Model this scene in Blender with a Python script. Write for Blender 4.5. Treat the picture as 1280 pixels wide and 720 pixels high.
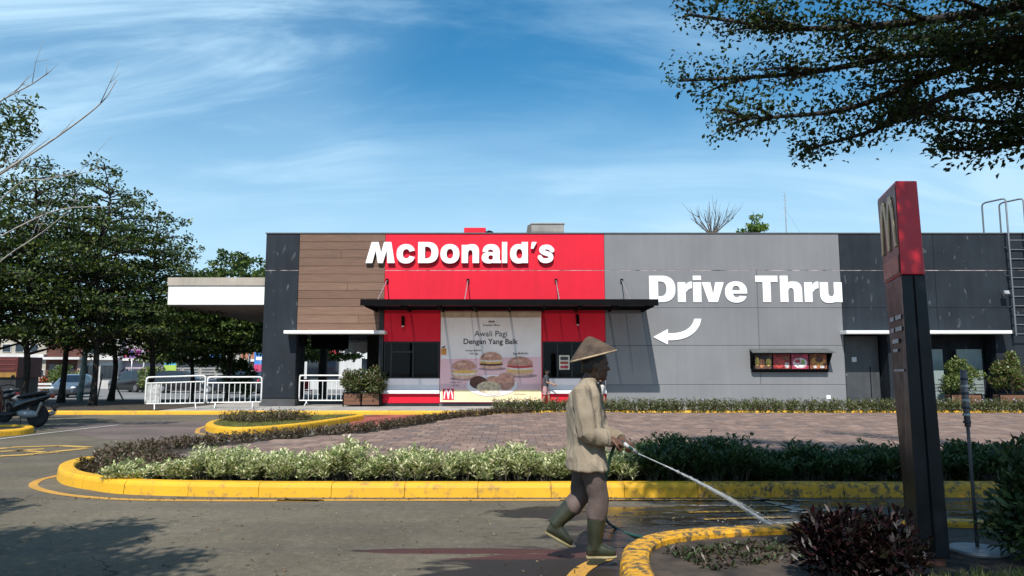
import bpy, bmesh, math, random
import numpy as np
from mathutils import Vector, Matrix, Euler, noise as mnoise
R = math.radians
scene = bpy.context.scene
C = scene.collection
for o in list(bpy.data.objects): bpy.data.objects.remove(o)

# ---------------------------------------------------------------- camera
CAM_H, FPX, PITCH = 1.35, 920.0, math.atan(106/920)
cam = bpy.data.cameras.new('camera'); cam.sensor_width = 36; cam.lens = 36*FPX/1280
cam.clip_start = 0.05; cam.clip_end = 2000
camo = bpy.data.objects.new('camera', cam); C.objects.link(camo)
camo.location = (0, 0, CAM_H); camo.rotation_euler = (math.pi/2+PITCH, 0, 0)
scene.camera = camo
# ---------------------------------------------------------------- sky, sun, exposure
SUN_FROM = Vector((-0.44, -2.30, 2.96)).normalized()          # towards the sun
SUN_EL = math.asin(SUN_FROM.z)
SUN_AZ = math.atan2(SUN_FROM.x, SUN_FROM.y)                    # clockwise from +Y
world = bpy.data.worlds.new('World'); scene.world = world; world.use_nodes = True
def build_world():
    nt = world.node_tree; N = nt.nodes; L = nt.links
    for n in list(N): N.remove(n)
    out = N.new('ShaderNodeOutputWorld'); bg = N.new('ShaderNodeBackground')
    sky = N.new('ShaderNodeTexSky'); sky.sky_type = 'NISHITA'; sky.sun_disc = False
    sky.sun_elevation = SUN_EL; sky.sun_rotation = SUN_AZ
    sky.altitude = 0; sky.air_density = 1.25; sky.dust_density = 0.6; sky.ozone_density = 4.0
    bg.inputs['Strength'].default_value = 0.085
    tc = N.new('ShaderNodeTexCoord'); sep = N.new('ShaderNodeSeparateXYZ')
    L.new(tc.outputs['Generated'], sep.inputs[0])
    def m(op, a, b=None, c=None):
        n = N.new('ShaderNodeMath'); n.operation = op
        for i, v in enumerate((a, b, c)):
            if v is None: continue
            if isinstance(v, (int, float)): n.inputs[i].default_value = v
            else: L.new(v, n.inputs[i])
        return n.outputs[0]
    zz = m('ADD', m('MAXIMUM', sep.outputs[2], 0.0), 0.34)
    comb = N.new('ShaderNodeCombineXYZ')
    L.new(m('DIVIDE', sep.outputs[0], zz), comb.inputs[0]); L.new(m('DIVIDE', sep.outputs[1], zz), comb.inputs[1])
    def layer(rot, sx, sy, scale, detail, dist, lo, hi, off):
        mp = N.new('ShaderNodeMapping'); mp.inputs['Rotation'].default_value = (0, 0, R(rot))
        mp.inputs['Scale'].default_value = (sx, sy, 1); mp.inputs['Location'].default_value = off
        L.new(comb.outputs[0], mp.inputs[0])
        nz = N.new('ShaderNodeTexNoise'); nz.inputs['Scale'].default_value = scale
        nz.inputs['Detail'].default_value = detail; nz.inputs['Roughness'].default_value = 0.58
        nz.inputs['Distortion'].default_value = dist
        L.new(mp.outputs[0], nz.inputs[0])
        mr = N.new('ShaderNodeMapRange'); mr.interpolation_type = 'SMOOTHSTEP'
        mr.inputs[1].default_value = lo; mr.inputs[2].default_value = hi
        L.new(nz.outputs['Fac'], mr.inputs[0])
        return mr.outputs[0]
    veil = layer(0, 1.0, 1.0, 0.62, 3, 0.2, 0.40, 0.62, (2.3, 0.1, 0))
    wisp = layer(-35, 1.0, 3.4, 1.1, 10, 0.7, 0.42, 0.70, (1.7, 2.2, 0))
    puff = layer(20, 1.0, 1.7, 2.8, 8, 0.6, 0.52, 0.76, (4.1, 1.2, 0))
    hz = N.new('ShaderNodeMapRange'); hz.interpolation_type = 'SMOOTHSTEP'     # thin cloud piles up towards the horizon
    hz.inputs[1].default_value = 0.40; hz.inputs[2].default_value = 0.12; hz.inputs[3].default_value = 0.0; hz.inputs[4].default_value = 0.72
    L.new(sep.outputs[2], hz.inputs[0])
    a = m('ADD', m('MULTIPLY', veil, 0.20), m('MULTIPLY', m('MULTIPLY', wisp, m('ADD', veil, 0.28)), 0.80))
    a = m('ADD', a, m('MULTIPLY', m('MULTIPLY', puff, m('ADD', veil, 0.2)), 0.25))
    a = m('MINIMUM', m('ADD', a, hz.outputs[0]), 0.95)
    hs = N.new('ShaderNodeHueSaturation'); hs.inputs['Saturation'].default_value = 1.36; hs.inputs['Value'].default_value = 1.30; hs.inputs['Hue'].default_value = 0.490
    L.new(sky.outputs[0], hs.inputs['Color'])
    mix = N.new('ShaderNodeMix'); mix.data_type = 'RGBA'
    L.new(a, mix.inputs[0]); L.new(hs.outputs[0], mix.inputs[6])
    mix.inputs[7].default_value = (5.5, 8.2, 10.4, 1)
    L.new(mix.outputs[2], bg.inputs['Color']); L.new(bg.outputs[0], out.inputs[0])
build_world()
sun = bpy.data.lights.new('sun', 'SUN'); sun.energy = 5.0; sun.angle = R(0.5); sun.color = (1.0, 0.95, 0.88)
suno = bpy.data.objects.new('sun', sun); C.objects.link(suno)
suno.rotation_euler = SUN_FROM.to_track_quat('Z', 'Y').to_euler(); suno.location = (-8, -20, 30)
scene.view_settings.view_transform = 'Standard'; scene.view_settings.look = 'None'
scene.view_settings.exposure = 0.3; scene.view_settings.gamma = 1.0; scene.view_settings.use_curve_mapping = False
scene.cycles.max_bounces = 6; scene.cycles.transparent_max_bounces = 12
scene.cycles.caustics_reflective = False; scene.cycles.caustics_refractive = False

# ---------------------------------------------------------------- measuring the place
_cp, _sp = math.cos(PITCH), math.sin(PITCH)
def ray(px, py):
    a, b = (px-640)/FPX, (360-py)/FPX
    return Vector((a, _cp - b*_sp, _sp + b*_cp))
def P(px, py, d):                       # point at distance d in front
    r = ray(px, py); t = d/r.y
    return Vector((r.x*t, d, CAM_H + r.z*t))
def G(px, py, z=0.0):                   # point on level ground z
    r = ray(px, py); t = (z-CAM_H)/r.z
    return Vector((r.x*t, r.y*t, z))
D = 27.6
def FX(px, py): return P(px, py, D).x
def FZ(py): return P(640, py, D).z

# ---------------------------------------------------------------- objects
def tag(o, label=None, cat=None, group=None, kind=None):
    if label: o['label'] = label
    if cat: o['category'] = cat
    if group: o['group'] = group
    if kind: o['kind'] = kind
    return o
def thing(name, label, cat, loc=(0, 0, 0), rz=0.0, group=None):
    o = bpy.data.objects.new(name, None); C.objects.link(o); o.empty_display_size = 0.2
    o.location = loc; o.rotation_euler = (0, 0, rz)
    return tag(o, label, cat, group)
def link_mesh(name, me, mat=None, parent=None):
    o = bpy.data.objects.new(name, me); C.objects.link(o)
    if mat is not None and not me.materials: me.materials.append(mat)
    if parent is not None: o.parent = parent
    return o
def copy_tree(o, parent=None):
    c = o.copy(); C.objects.link(c)
    if parent is not None: c.parent = parent
    for ch in [x for x in o.children]: copy_tree(ch, c)
    return c
class MB:
    def __init__(s): s.v = []; s.f = []; s.off = Vector((0, 0, 0))
    def add(s, vs, fs):
        b = len(s.v); s.v += [tuple(v) for v in vs]; s.f += [tuple(i+b for i in f) for f in fs]; return s
    def box(s, x0, y0, z0, x1, y1, z1):
        x0, x1 = min(x0, x1), max(x0, x1); y0, y1 = min(y0, y1), max(y0, y1); z0, z1 = min(z0, z1), max(z0, z1)
        return s.add([(x0,y0,z0),(x1,y0,z0),(x1,y1,z0),(x0,y1,z0),(x0,y0,z1),(x1,y0,z1),(x1,y1,z1),(x0,y1,z1)],
            [(0,3,2,1),(4,5,6,7),(0,1,5,4),(1,2,6,5),(2,3,7,6),(3,0,4,7)])
    def cbox(s, x0, y0, z0, x1, y1, z1, c):          # box with chamfered front (-Y) edges
        v = [(x0,y1,z0),(x1,y1,z0),(x1,y1,z1),(x0,y1,z1),(x0,y0+c,z0),(x1,y0+c,z0),(x1,y0+c,z1),(x0,y0+c,z1),
             (x0+c,y0,z0+c),(x1-c,y0,z0+c),(x1-c,y0,z1-c),(x0+c,y0,z1-c)]
        return s.add(v, [(3,2,1,0),(0,1,5,4),(1,2,6,5),(2,3,7,6),(3,0,4,7),(4,5,9,8),(5,6,10,9),(6,7,11,10),(7,4,8,11),(8,9,10,11)])
    def tbox(s, x0, y0, z0, x1, y1, z1, c):          # box with chamfered top edges, no bottom
        v = [(x0,y0,z0),(x1,y0,z0),(x1,y1,z0),(x0,y1,z0),(x0,y0,z1-c),(x1,y0,z1-c),(x1,y1,z1-c),(x0,y1,z1-c),
             (x0+c,y0+c,z1),(x1-c,y0+c,z1),(x1-c,y1-c,z1),(x0+c,y1-c,z1)]
        return s.add(v, [(0,1,5,4),(1,2,6,5),(2,3,7,6),(3,0,4,7),(4,5,9,8),(5,6,10,9),(6,7,11,10),(7,4,8,11),(8,9,10,11)])
    def obox(s, c, sz, M):
        hx, hy, hz = sz[0]/2, sz[1]/2, sz[2]/2
        vs = [Vector(c) + M @ Vector((a*hx, b*hy, e*hz)) for e in (-1,1) for a, b in ((-1,-1),(1,-1),(1,1),(-1,1))]
        return s.add(vs, [(0,3,2,1),(4,5,6,7),(0,1,5,4),(1,2,6,5),(2,3,7,6),(3,0,4,7)])
    def tube(s, pts, rad, n=8, cap=True, sq=None):
        pts = [Vector(p) for p in pts]; k = len(pts)
        if not hasattr(rad, '__len__'): rad = [rad]*k
        base = len(s.v); prev = None
        for i, p in enumerate(pts):
            t = (pts[min(i+1, k-1)]-pts[max(i-1, 0)]).normalized()
            if prev is None:
                up = Vector((0, 0, 1)) if abs(t.z) < 0.9 else Vector((1, 0, 0))
                a = t.cross(up).normalized()
            else:
                a = (prev - t*prev.dot(t)).normalized()
            prev = a; b = t.cross(a)
            for j in range(n):
                an = 2*math.pi*j/n
                s.v.append(tuple(p + (a*math.cos(an) + b*math.sin(an))*rad[i]))
        for i in range(k-1):
            for j in range(n):
                j2 = (j+1) % n
                s.f.append((base+i*n+j, base+i*n+j2, base+(i+1)*n+j2, base+(i+1)*n+j))
        if cap:
            s.f.append(tuple(base+j for j in range(n))[::-1]); s.f.append(tuple(base+(k-1)*n+j for j in range(n)))
        return s
    def rings(s, rings, cap=True):                   # list of equal-length vertex loops
        base = len(s.v); n = len(rings[0]); k = len(rings)
        for r in rings: s.v += [tuple(p) for p in r]
        for i in range(k-1):
            for j in range(n):
                j2 = (j+1) % n
                s.f.append((base+i*n+j, base+i*n+j2, base+(i+1)*n+j2, base+(i+1)*n+j))
        if cap:
            s.f.append(tuple(base+j for j in range(n))[::-1]); s.f.append(tuple(base+(k-1)*n+j for j in range(n)))
        return s
    def lathe(s, prof, n=24, c=(0, 0, 0), M=None):   # profile of (r, z)
        M = M or Matrix.Identity(3); c = Vector(c)
        return s.rings([[c + M @ Vector((r*math.cos(2*math.pi*j/n), r*math.sin(2*math.pi*j/n), z)) for j in range(n)] for r, z in prof])
    def prism(s, poly, f0, f1):                      # poly of 2D points, f0/f1 map 2D -> 3D
        n = len(poly); a = [f0(*p) for p in poly]; b = [f1(*p) for p in poly]
        return s.add(a+b, [tuple(range(n))[::-1], tuple(range(n, 2*n))] + [(i, (i+1) % n, n+(i+1) % n, n+i) for i in range(n)])
    def ell(s, c, r, M=None, nu=12, nv=8):
        M = M or Matrix.Identity(3); c = Vector(c); rr = []
        for i in range(nv+1):
            t = -math.pi/2 + math.pi*(0.02+0.96*i/nv)
            rr.append([c + M @ Vector((r[0]*math.cos(t)*math.cos(2*math.pi*j/nu), r[1]*math.cos(t)*math.sin(2*math.pi*j/nu), r[2]*math.sin(t))) for j in range(nu)])
        return s.rings(rr)
    def mesh(s, name='m'):
        me = bpy.data.meshes.new(name); me.from_pydata(s.v, [], s.f); me.update(); return me
    def build(s, name, mat, parent=None, smooth=False, bevel=0, seg=2, fixn=True):
        me = s.mesh(name)
        if fixn:
            bm = bmesh.new(); bm.from_mesh(me); bmesh.ops.recalc_face_normals(bm, faces=bm.faces); bm.to_mesh(me); bm.free()
        if smooth is True:
            me.polygons.foreach_set('use_smooth', [True]*len(me.polygons))
        o = link_mesh(name, me, mat, parent)
        if bevel:
            b = o.modifiers.new('bevel', 'BEVEL'); b.width = bevel; b.segments = seg; b.limit_method = 'ANGLE'; b.angle_limit = R(40)
        if smooth == 'auto':
            me.polygons.foreach_set('use_smooth', [True]*len(me.polygons))
            try: me.set_sharp_from_angle(angle=R(35))
            except Exception: pass
        return o
def rotz(a): return Matrix.Rotation(a, 3, 'Z')

# ---------------------------------------------------------------- materials
def pm(name, col, rough=0.6, var=0.12, scale=4.0, bump=0.0, bscale=40.0, metal=0.0, spec=0.5, streak=0.0, col2=None, coat=0.0, fine=0.0, seed=0.0, coords='Object', scuff=0.0):
    m = bpy.data.materials.new(name); m.use_nodes = True; nt = m.node_tree; N = nt.nodes; L = nt.links
    b = N['Principled BSDF']; b.inputs['Roughness'].default_value = rough; b.inputs['Metallic'].default_value = metal
    b.inputs['Specular IOR Level'].default_value = spec; b.inputs['Coat Weight'].default_value = coat
    tc = N.new('ShaderNodeTexCoord'); mp = N.new('ShaderNodeMapping'); mp.inputs['Location'].default_value = (seed, seed*1.7, seed*0.6)
    L.new(tc.outputs[coords], mp.inputs[0])
    def nz(sc, det=4, vec=None):
        n = N.new('ShaderNodeTexNoise'); n.inputs['Scale'].default_value = sc; n.inputs['Detail'].default_value = det
        L.new(vec or mp.outputs[0], n.inputs[0]); return n.outputs['Fac']
    def ramp(fac, lo, hi, a, c):
        mr = N.new('ShaderNodeMapRange'); mr.inputs[1].default_value = lo; mr.inputs[2].default_value = hi
        mr.inputs[3].default_value = a; mr.inputs[4].default_value = c; L.new(fac, mr.inputs[0]); return mr.outputs[0]
    c2 = col2 if col2 else tuple(max(0, c*(1-2*var)) for c in col)
    c1 = col if col2 else tuple(min(1, c*(1+var*0.6)) for c in col)
    mix = N.new('ShaderNodeMix'); mix.data_type = 'RGBA'; mix.inputs[6].default_value = (*c2, 1); mix.inputs[7].default_value = (*c1, 1)
    L.new(ramp(nz(scale), 0.3, 0.65, 0, 1), mix.inputs[0]); outc = mix.outputs[2]
    if fine:
        hv = N.new('ShaderNodeHueSaturation'); L.new(outc, hv.inputs['Color']); L.new(ramp(nz(scale*28, 2), 0.25, 0.75, 1-fine, 1+fine), hv.inputs['Value']); outc = hv.outputs[0]
    if streak:
        mp2 = N.new('ShaderNodeMapping'); mp2.inputs['Scale'].default_value = (5, 5, 0.35); L.new(mp.outputs[0], mp2.inputs[0])
        hv = N.new('ShaderNodeHueSaturation'); L.new(outc, hv.inputs['Color'])
        L.new(ramp(nz(1.0, 6, mp2.outputs[0]), 0.35, 0.7, 1-streak, 1+streak*0.5), hv.inputs['Value']); outc = hv.outputs[0]
    if scuff:
        mp3 = N.new('ShaderNodeMapping'); mp3.inputs['Scale'].default_value = (2.2, 2.2, 0.8); mp3.inputs['Rotation'].default_value = (0, R(12), 0); L.new(mp.outputs[0], mp3.inputs[0])
        mx = N.new('ShaderNodeMix'); mx.data_type = 'RGBA'; L.new(outc, mx.inputs[6]); mx.inputs[7].default_value = (0.16, 0.17, 0.18, 1)
        L.new(ramp(nz(2.6, 9, mp3.outputs[0]), 0.63, 0.76, 0, scuff), mx.inputs[0]); outc = mx.outputs[2]
    L.new(outc, b.inputs['Base Color'])
    rr = ramp(nz(scale*2.3), 0.3, 0.7, max(0.02, rough*0.82), min(1, rough*1.15)); L.new(rr, b.inputs['Roughness'])
    if bump:
        bp = N.new('ShaderNodeBump'); bp.inputs['Strength'].default_value = bump; bp.inputs['Distance'].default_value = 0.02
        L.new(nz(bscale, 5), bp.inputs['Height']); L.new(bp.outputs[0], b.inputs['Normal'])
    return m
def leaf_mat(name, trans=0.35, rough=0.45, spec=0.4):
    m = bpy.data.materials.new(name); m.use_nodes = True; nt = m.node_tree; N = nt.nodes; L = nt.links
    b = N['Principled BSDF']; b.inputs['Roughness'].default_value = rough; b.inputs['Specular IOR Level'].default_value = spec
    at = N.new('ShaderNodeAttribute'); at.attribute_name = 'tint'
    L.new(at.outputs['Color'], b.inputs['Base Color'])
    t = N.new('ShaderNodeBsdfTranslucent'); hv = N.new('ShaderNodeHueSaturation'); hv.inputs['Value'].default_value = 1.25; hv.inputs['Saturation'].default_value = 1.1
    L.new(at.outputs['Color'], hv.inputs['Color']); L.new(hv.outputs[0], t.inputs['Color'])
    mx = N.new('ShaderNodeMixShader'); mx.inputs[0].default_value = trans
    L.new(b.outputs[0], mx.inputs[1]); L.new(t.outputs[0], mx.inputs[2]); L.new(mx.outputs[0], N['Material Output'].inputs[0])
    return m
def glass_mat(name, tint=(0.02, 0.025, 0.028), alpha=0.5, rough=0.03):
    m = bpy.data.materials.new(name); m.use_nodes = True; nt = m.node_tree; N = nt.nodes; L = nt.links
    g = N.new('ShaderNodeBsdfGlossy'); g.inputs['Roughness'].default_value = rough
    t = N.new('ShaderNodeBsdfTransparent'); t.inputs['Color'].default_value = (*[min(1, c*8+0.25) for c in tint], 1)
    fr = N.new('ShaderNodeFresnel'); fr.inputs[0].default_value = 1.28
    mx = N.new('ShaderNodeMixShader'); L.new(fr.outputs[0], mx.inputs[0]); L.new(t.outputs[0], mx.inputs[1]); L.new(g.outputs[0], mx.inputs[2])
    L.new(mx.outputs[0], N['Material Output'].inputs[0]); return m

# bulk leaves: pos, direction of the leaf axis, surface normal, length, width, colour
def leaves_mesh(name, pos, ax, nrm, ln, wd, col, fold=0.25):
    pos = np.asarray(pos, float); n = len(pos)
    ax = ax/np.maximum(np.linalg.norm(ax, axis=1, keepdims=True), 1e-6)
    sd = np.cross(ax, nrm); sd /= np.maximum(np.linalg.norm(sd, axis=1, keepdims=True), 1e-6)
    up = np.cross(sd, ax)
    ln = np.asarray(ln).reshape(-1, 1); wd = np.asarray(wd).reshape(-1, 1)
    v = np.empty((n, 4, 3)); v[:, 0] = pos; mid = pos + ax*ln*0.55 + up*wd*fold
    v[:, 1] = mid + sd*wd*0.5; v[:, 2] = pos + ax*ln - up*ln*0.08; v[:, 3] = mid - sd*wd*0.5
    me = bpy.data.meshes.new(name); me.vertices.add(4*n); me.vertices.foreach_set('co', v.ravel())
    me.loops.add(4*n); me.polygons.add(n)
    me.loops.foreach_set('vertex_index', np.arange(4*n, dtype=np.int32))
    me.polygons.foreach_set('loop_start', np.arange(0, 4*n, 4, dtype=np.int32))
    me.update(calc_edges=True)
    at = me.color_attributes.new('tint', 'FLOAT_COLOR', 'POINT')
    c4 = np.ones((n, 4, 4)); c4[:, :, :3] = np.asarray(col).reshape(-1, 1, 3)
    at.data.foreach_set('color', c4.ravel())
    return me
def rdir(rng, n):
    v = rng.normal(size=(n, 3)); return v/np.linalg.norm(v, axis=1, keepdims=True)
def palette(rng, n, cols, wts, jit=0.2):
    idx = rng.choice(len(cols), n, p=np.array(wts)/sum(wts)); c = np.array(cols)[idx]
    return c*(1+rng.uniform(-jit, jit, (n, 1)))
def resample(pts, step, closed=False):
    pts = [Vector((p[0], p[1], p[2] if len(p) > 2 else 0.0)) for p in pts]
    if closed: pts = pts+[pts[0]]
    seg = [(pts[i+1]-pts[i]).length for i in range(len(pts)-1)]; tot = sum(seg); n = max(1, round(tot/step)); out = []
    for k in range(n+1):
        t = tot*k/n; i = 0
        while i < len(seg)-1 and t > seg[i]: t -= seg[i]; i += 1
        out.append(pts[i].lerp(pts[i+1], min(1, t/max(seg[i], 1e-9))))
    return out
def smooth_path(pts, n=8):                          # Catmull-Rom
    pts = [Vector(p) for p in pts]; q = [pts[0]*2-pts[1]]+pts+[pts[-1]*2-pts[-2]]; out = []
    for i in range(1, len(q)-2):
        for k in range(n):
            t = k/n; a, b, c, d = q[i-1], q[i], q[i+1], q[i+2]
            out.append(0.5*((2*b)+(c-a)*t+(2*a-5*b+4*c-d)*t*t+(3*b-a-3*c+d)*t**3))
    out.append(pts[-1]); return out
# ================================================================= materials in use
def road_material():
    m = bpy.data.materials.new('asphalt'); m.use_nodes = True; nt = m.node_tree; N = nt.nodes; L = nt.links
    b = N['Principled BSDF']; geo = N.new('ShaderNodeNewGeometry'); pos = geo.outputs['Position']
    def nz(sc, det=4, rough=0.5, vec=None, dist=0.0):
        n = N.new('ShaderNodeTexNoise'); n.inputs['Scale'].default_value = sc; n.inputs['Detail'].default_value = det
        n.inputs['Roughness'].default_value = rough; n.inputs['Distortion'].default_value = dist; L.new(vec or pos, n.inputs[0]); return n.outputs['Fac']
    def mt(op, a, c=None, clamp=False):
        n = N.new('ShaderNodeMath'); n.operation = op; n.use_clamp = clamp
        for i, v in enumerate((a, c)):
            if v is None: continue
            if isinstance(v, (int, float)): n.inputs[i].default_value = v
            else: L.new(v, n.inputs[i])
        return n.outputs[0]
    def mr(f, lo, hi, a=0.0, c=1.0, sm=True):
        n = N.new('ShaderNodeMapRange'); n.interpolation_type = 'SMOOTHSTEP' if sm else 'LINEAR'
        for i, v in enumerate((lo, hi, a, c)): n.inputs[i+1].default_value = v
        L.new(f, n.inputs[0]); return n.outputs[0]
    def mixc(f, a, c):
        n = N.new('ShaderNodeMix'); n.data_type = 'RGBA'
        for i, v in ((0, f), (6, a), (7, c)):
            if isinstance(v, tuple): n.inputs[i].default_value = (*v, 1)
            elif isinstance(v, (int, float)): n.inputs[i].default_value = v
            else: L.new(v, n.inputs[i])
        return n.outputs[2]
    def sep(v):
        n = N.new('ShaderNodeSeparateXYZ'); L.new(v, n.inputs[0]); return n.outputs
    s = sep(pos)
    big = nz(0.35, 5); mid = nz(2.2, 5, 0.6); fine = nz(90, 3, 0.7); agg = nz(240, 2, 0.6)
    base = mixc(mr(big, 0.3, 0.7), (0.088, 0.075, 0.054), (0.142, 0.122, 0.088))
    base = mixc(mt('MULTIPLY', mr(mid, 0.45, 0.75), 0.35), base, (0.185, 0.160, 0.118))
    # long wheel polish along the lane
    mp = N.new('ShaderNodeMapping'); mp.inputs['Scale'].default_value = (0.12, 1.6, 1); L.new(pos, mp.inputs[0])
    lane = nz(1.0, 5, 0.6, mp.outputs[0]); base = mixc(mt('MULTIPLY', mr(lane, 0.42, 0.62), 0.4), base, (0.085, 0.076, 0.066))
    hv = N.new('ShaderNodeHueSaturation'); L.new(base, hv.inputs['Color'])
    L.new(mr(fine, 0.25, 0.75, 0.45, 1.55, False), hv.inputs['Value']); base = hv.outputs[0]
    gr = N.new('ShaderNodeHueSaturation'); L.new(base, gr.inputs['Color']); L.new(mr(nz(13, 6, 0.75), 0.3, 0.7, 0.74, 1.26, False), gr.inputs['Value']); base = gr.outputs[0]
    crack = N.new('ShaderNodeTexVoronoi'); crack.feature = 'DISTANCE_TO_EDGE'; crack.inputs['Scale'].default_value = 0.33; wv = N.new('ShaderNodeVectorMath'); wv.operation = 'ADD'; nn = N.new('ShaderNodeTexNoise'); nn.inputs['Scale'].default_value = 1.1; nn.inputs['Detail'].default_value = 6; L.new(pos, nn.inputs[0]); L.new(pos, wv.inputs[0]); L.new(nn.outputs['Color'], wv.inputs[1]); L.new(wv.outputs[0], crack.inputs['Vector'])
    base = mixc(mt('MULTIPLY', mr(crack.outputs['Distance'], 0.006, 0.0), mr(nz(0.5, 2), 0.50, 0.62)), base, (0.035, 0.030, 0.025))
    chip = mr(nz(26, 2, 0.5), 0.68, 0.74); base = mixc(mt('MULTIPLY', chip, 0.55), base, (0.30, 0.28, 0.25))
    # wash water: a field round the washer, broken by noise
    def blob(cx, cy, rx, ry):
        dx = mt('DIVIDE', mt('SUBTRACT', s[0], cx), rx); dy = mt('DIVIDE', mt('SUBTRACT', s[1], cy), ry)
        return mt('SUBTRACT', 1.0, mt('SQRT', mt('ADD', mt('MULTIPLY', dx, dx), mt('MULTIPLY', dy, dy))))
    f = mt('MAXIMUM', mt('MAXIMUM', blob(3.6, 6.0, 3.6, 2.3), blob(0.45, 4.55, 1.35, 1.45)), mt('MAXIMUM', blob(0.75, 7.35, 0.95, 0.42), blob(-0.30, 5.80, 0.95, 0.10)))
    mp2 = N.new('ShaderNodeMapping'); mp2.inputs['Scale'].default_value = (1.2, 3.2, 1); L.new(pos, mp2.inputs[0])
    edge = nz(1.4, 7, 0.62, mp2.outputs[0], 0.4)
    wet = mr(mt('ADD', f, mt('MULTIPLY', mt('SUBTRACT', edge, 0.5), 0.9)), 0.03, 0.13)
    film = mt('MULTIPLY', mt('MULTIPLY', wet, mr(s[0], 0.35, 1.1)), mr(nz(2.6, 4, 0.55, mp2.outputs[0]), 0.36, 0.52))
    red = mt('MULTIPLY', mr(blob(-0.25, 5.72, 1.2, 0.22), 0.0, 0.35), 0.7)  # reflection of the red wall, painted into the wet colour as a streak
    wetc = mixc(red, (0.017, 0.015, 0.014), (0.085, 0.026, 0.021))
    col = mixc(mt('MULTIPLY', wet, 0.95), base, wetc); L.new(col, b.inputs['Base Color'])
    rg = N.new('ShaderNodeMix'); rg.data_type = 'FLOAT'; L.new(wet, rg.inputs[0]); rg.inputs[2].default_value = 0.88; rg.inputs[3].default_value = 0.55
    rg2 = N.new('ShaderNodeMix'); rg2.data_type = 'FLOAT'; L.new(film, rg2.inputs[0]); L.new(rg.outputs[0], rg2.inputs[2]); rg2.inputs[3].default_value = 0.05
    L.new(rg2.outputs[0], b.inputs['Roughness'])
    L.new(mt('ADD', 0.20, mt('MULTIPLY', film, 0.34)), b.inputs['Specular IOR Level'])
    hgt = mt('ADD', mt('MULTIPLY', fine, 0.6), mt('MULTIPLY', agg, 0.4))
    bp = N.new('ShaderNodeBump'); bp.inputs['Distance'].default_value = 0.012
    st = N.new('ShaderNodeMix'); st.data_type = 'FLOAT'; L.new(film, st.inputs[0]); st.inputs[2].default_value = 0.55; st.inputs[3].default_value = 0.06
    L.new(st.outputs[0], bp.inputs['Strength']); L.new(hgt, bp.inputs['Height']); L.new(bp.outputs[0], b.inputs['Normal'])
    return m
def paint_material(name, col, under, wear=0.5, rough=0.55, scale=6.0):
    m = bpy.data.materials.new(name); m.use_nodes = True; nt = m.node_tree; N = nt.nodes; L = nt.links
    b = N['Principled BSDF']; geo = N.new('ShaderNodeNewGeometry')
    def nz(sc, det=5, rg=0.6):
        n = N.new('ShaderNodeTexNoise'); n.inputs['Scale'].default_value = sc; n.inputs['Detail'].default_value = det; n.inputs['Roughness'].default_value = rg
        L.new(geo.outputs['Position'], n.inputs[0]); return n.outputs['Fac']
    def mr(f, lo, hi):
        n = N.new('ShaderNodeMapRange'); n.inputs[1].default_value = lo; n.inputs[2].default_value = hi; L.new(f, n.inputs[0]); return n.outputs[0]
    def mixc(f, a, c):
        n = N.new('ShaderNodeMix'); n.data_type = 'RGBA'; L.new(f, n.inputs[0])
        for i, v in ((6, a), (7, c)):
            if isinstance(v, tuple): n.inputs[i].default_value = (*v, 1)
            else: L.new(v, n.inputs[i])
        return n.outputs[2]
    pc = mixc(mr(nz(1.7), 0.3, 0.7), tuple(c*0.80 for c in col), col)
    lo = 0.74-0.36*wear
    c = mixc(mr(nz(scale*2.2, 8, 0.72), lo, lo+0.10), pc, under)
    L.new(c, b.inputs['Base Color']); b.inputs['Roughness'].default_value = rough
    bp = N.new('ShaderNodeBump'); bp.inputs['Strength'].default_value = 0.3; bp.inputs['Distance'].default_value = 0.01
    L.new(nz(70), bp.inputs['Height']); L.new(bp.outputs[0], b.inputs['Normal'])
    return m
M = {}
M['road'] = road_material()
M['street'] = pm('street_asphalt', (0.17, 0.165, 0.16), 0.85, 0.15, 0.4, 0.3, 60, fine=0.15)
M['ground'] = pm('dry_ground', (0.16, 0.14, 0.10), 0.95, 0.3, 0.1, 0.3, 20)
M['concrete'] = pm('concrete', (0.34, 0.32, 0.295), 0.85, 0.18, 1.2, 0.3, 60, fine=0.12)
M['soil'] = pm('soil', (0.055, 0.040, 0.028), 0.95, 0.35, 5, 0.9, 30, fine=0.3)
M['yellow_kerb'] = paint_material('yellow_kerb_paint', (0.72, 0.39, 0.012), (0.38, 0.22, 0.04), 0.55, 0.6, 3.5)
M['yellow_old'] = paint_material('worn_yellow_kerb_paint', (0.66, 0.33, 0.012), (0.085, 0.065, 0.035), 0.74, 0.6, 6.5)
M['yellow_line'] = paint_material('yellow_road_paint', (0.52, 0.27, 0.04), (0.10, 0.09, 0.08), 0.52, 0.7, 12)
M['yellow_faint'] = paint_material('faded_yellow_road_paint', (0.48, 0.29, 0.07), (0.125, 0.108, 0.082), 0.52, 0.8, 5)
M['white_line'] = paint_material('white_road_paint', (0.50, 0.48, 0.44), (0.10, 0.09, 0.08), 0.66, 0.7, 11)
M['wet_white'] = paint_material('wet_white_road_paint', (0.42, 0.40, 0.36), (0.02, 0.018, 0.016), 0.75, 0.22, 9)
M['wet_yellow'] = paint_material('wet_yellow_road_paint', (0.48, 0.27, 0.03), (0.02, 0.018, 0.016), 0.75, 0.22, 9)
M['red_lane'] = pm('red_lane_paint', (0.30, 0.075, 0.055), 0.8, 0.3, 1.5, 0.3, 80, fine=0.15)
for i, c in enumerate([(0.205, 0.135, 0.103), (0.172, 0.112, 0.088), (0.25, 0.168, 0.128), (0.145, 0.105, 0.090)]):
    M['paver%d' % i] = pm('paver_%s' % 'abcd'[i], c, 0.9, 0.2, 5, 0.35, 70, fine=0.18, seed=i*3.1)
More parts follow.
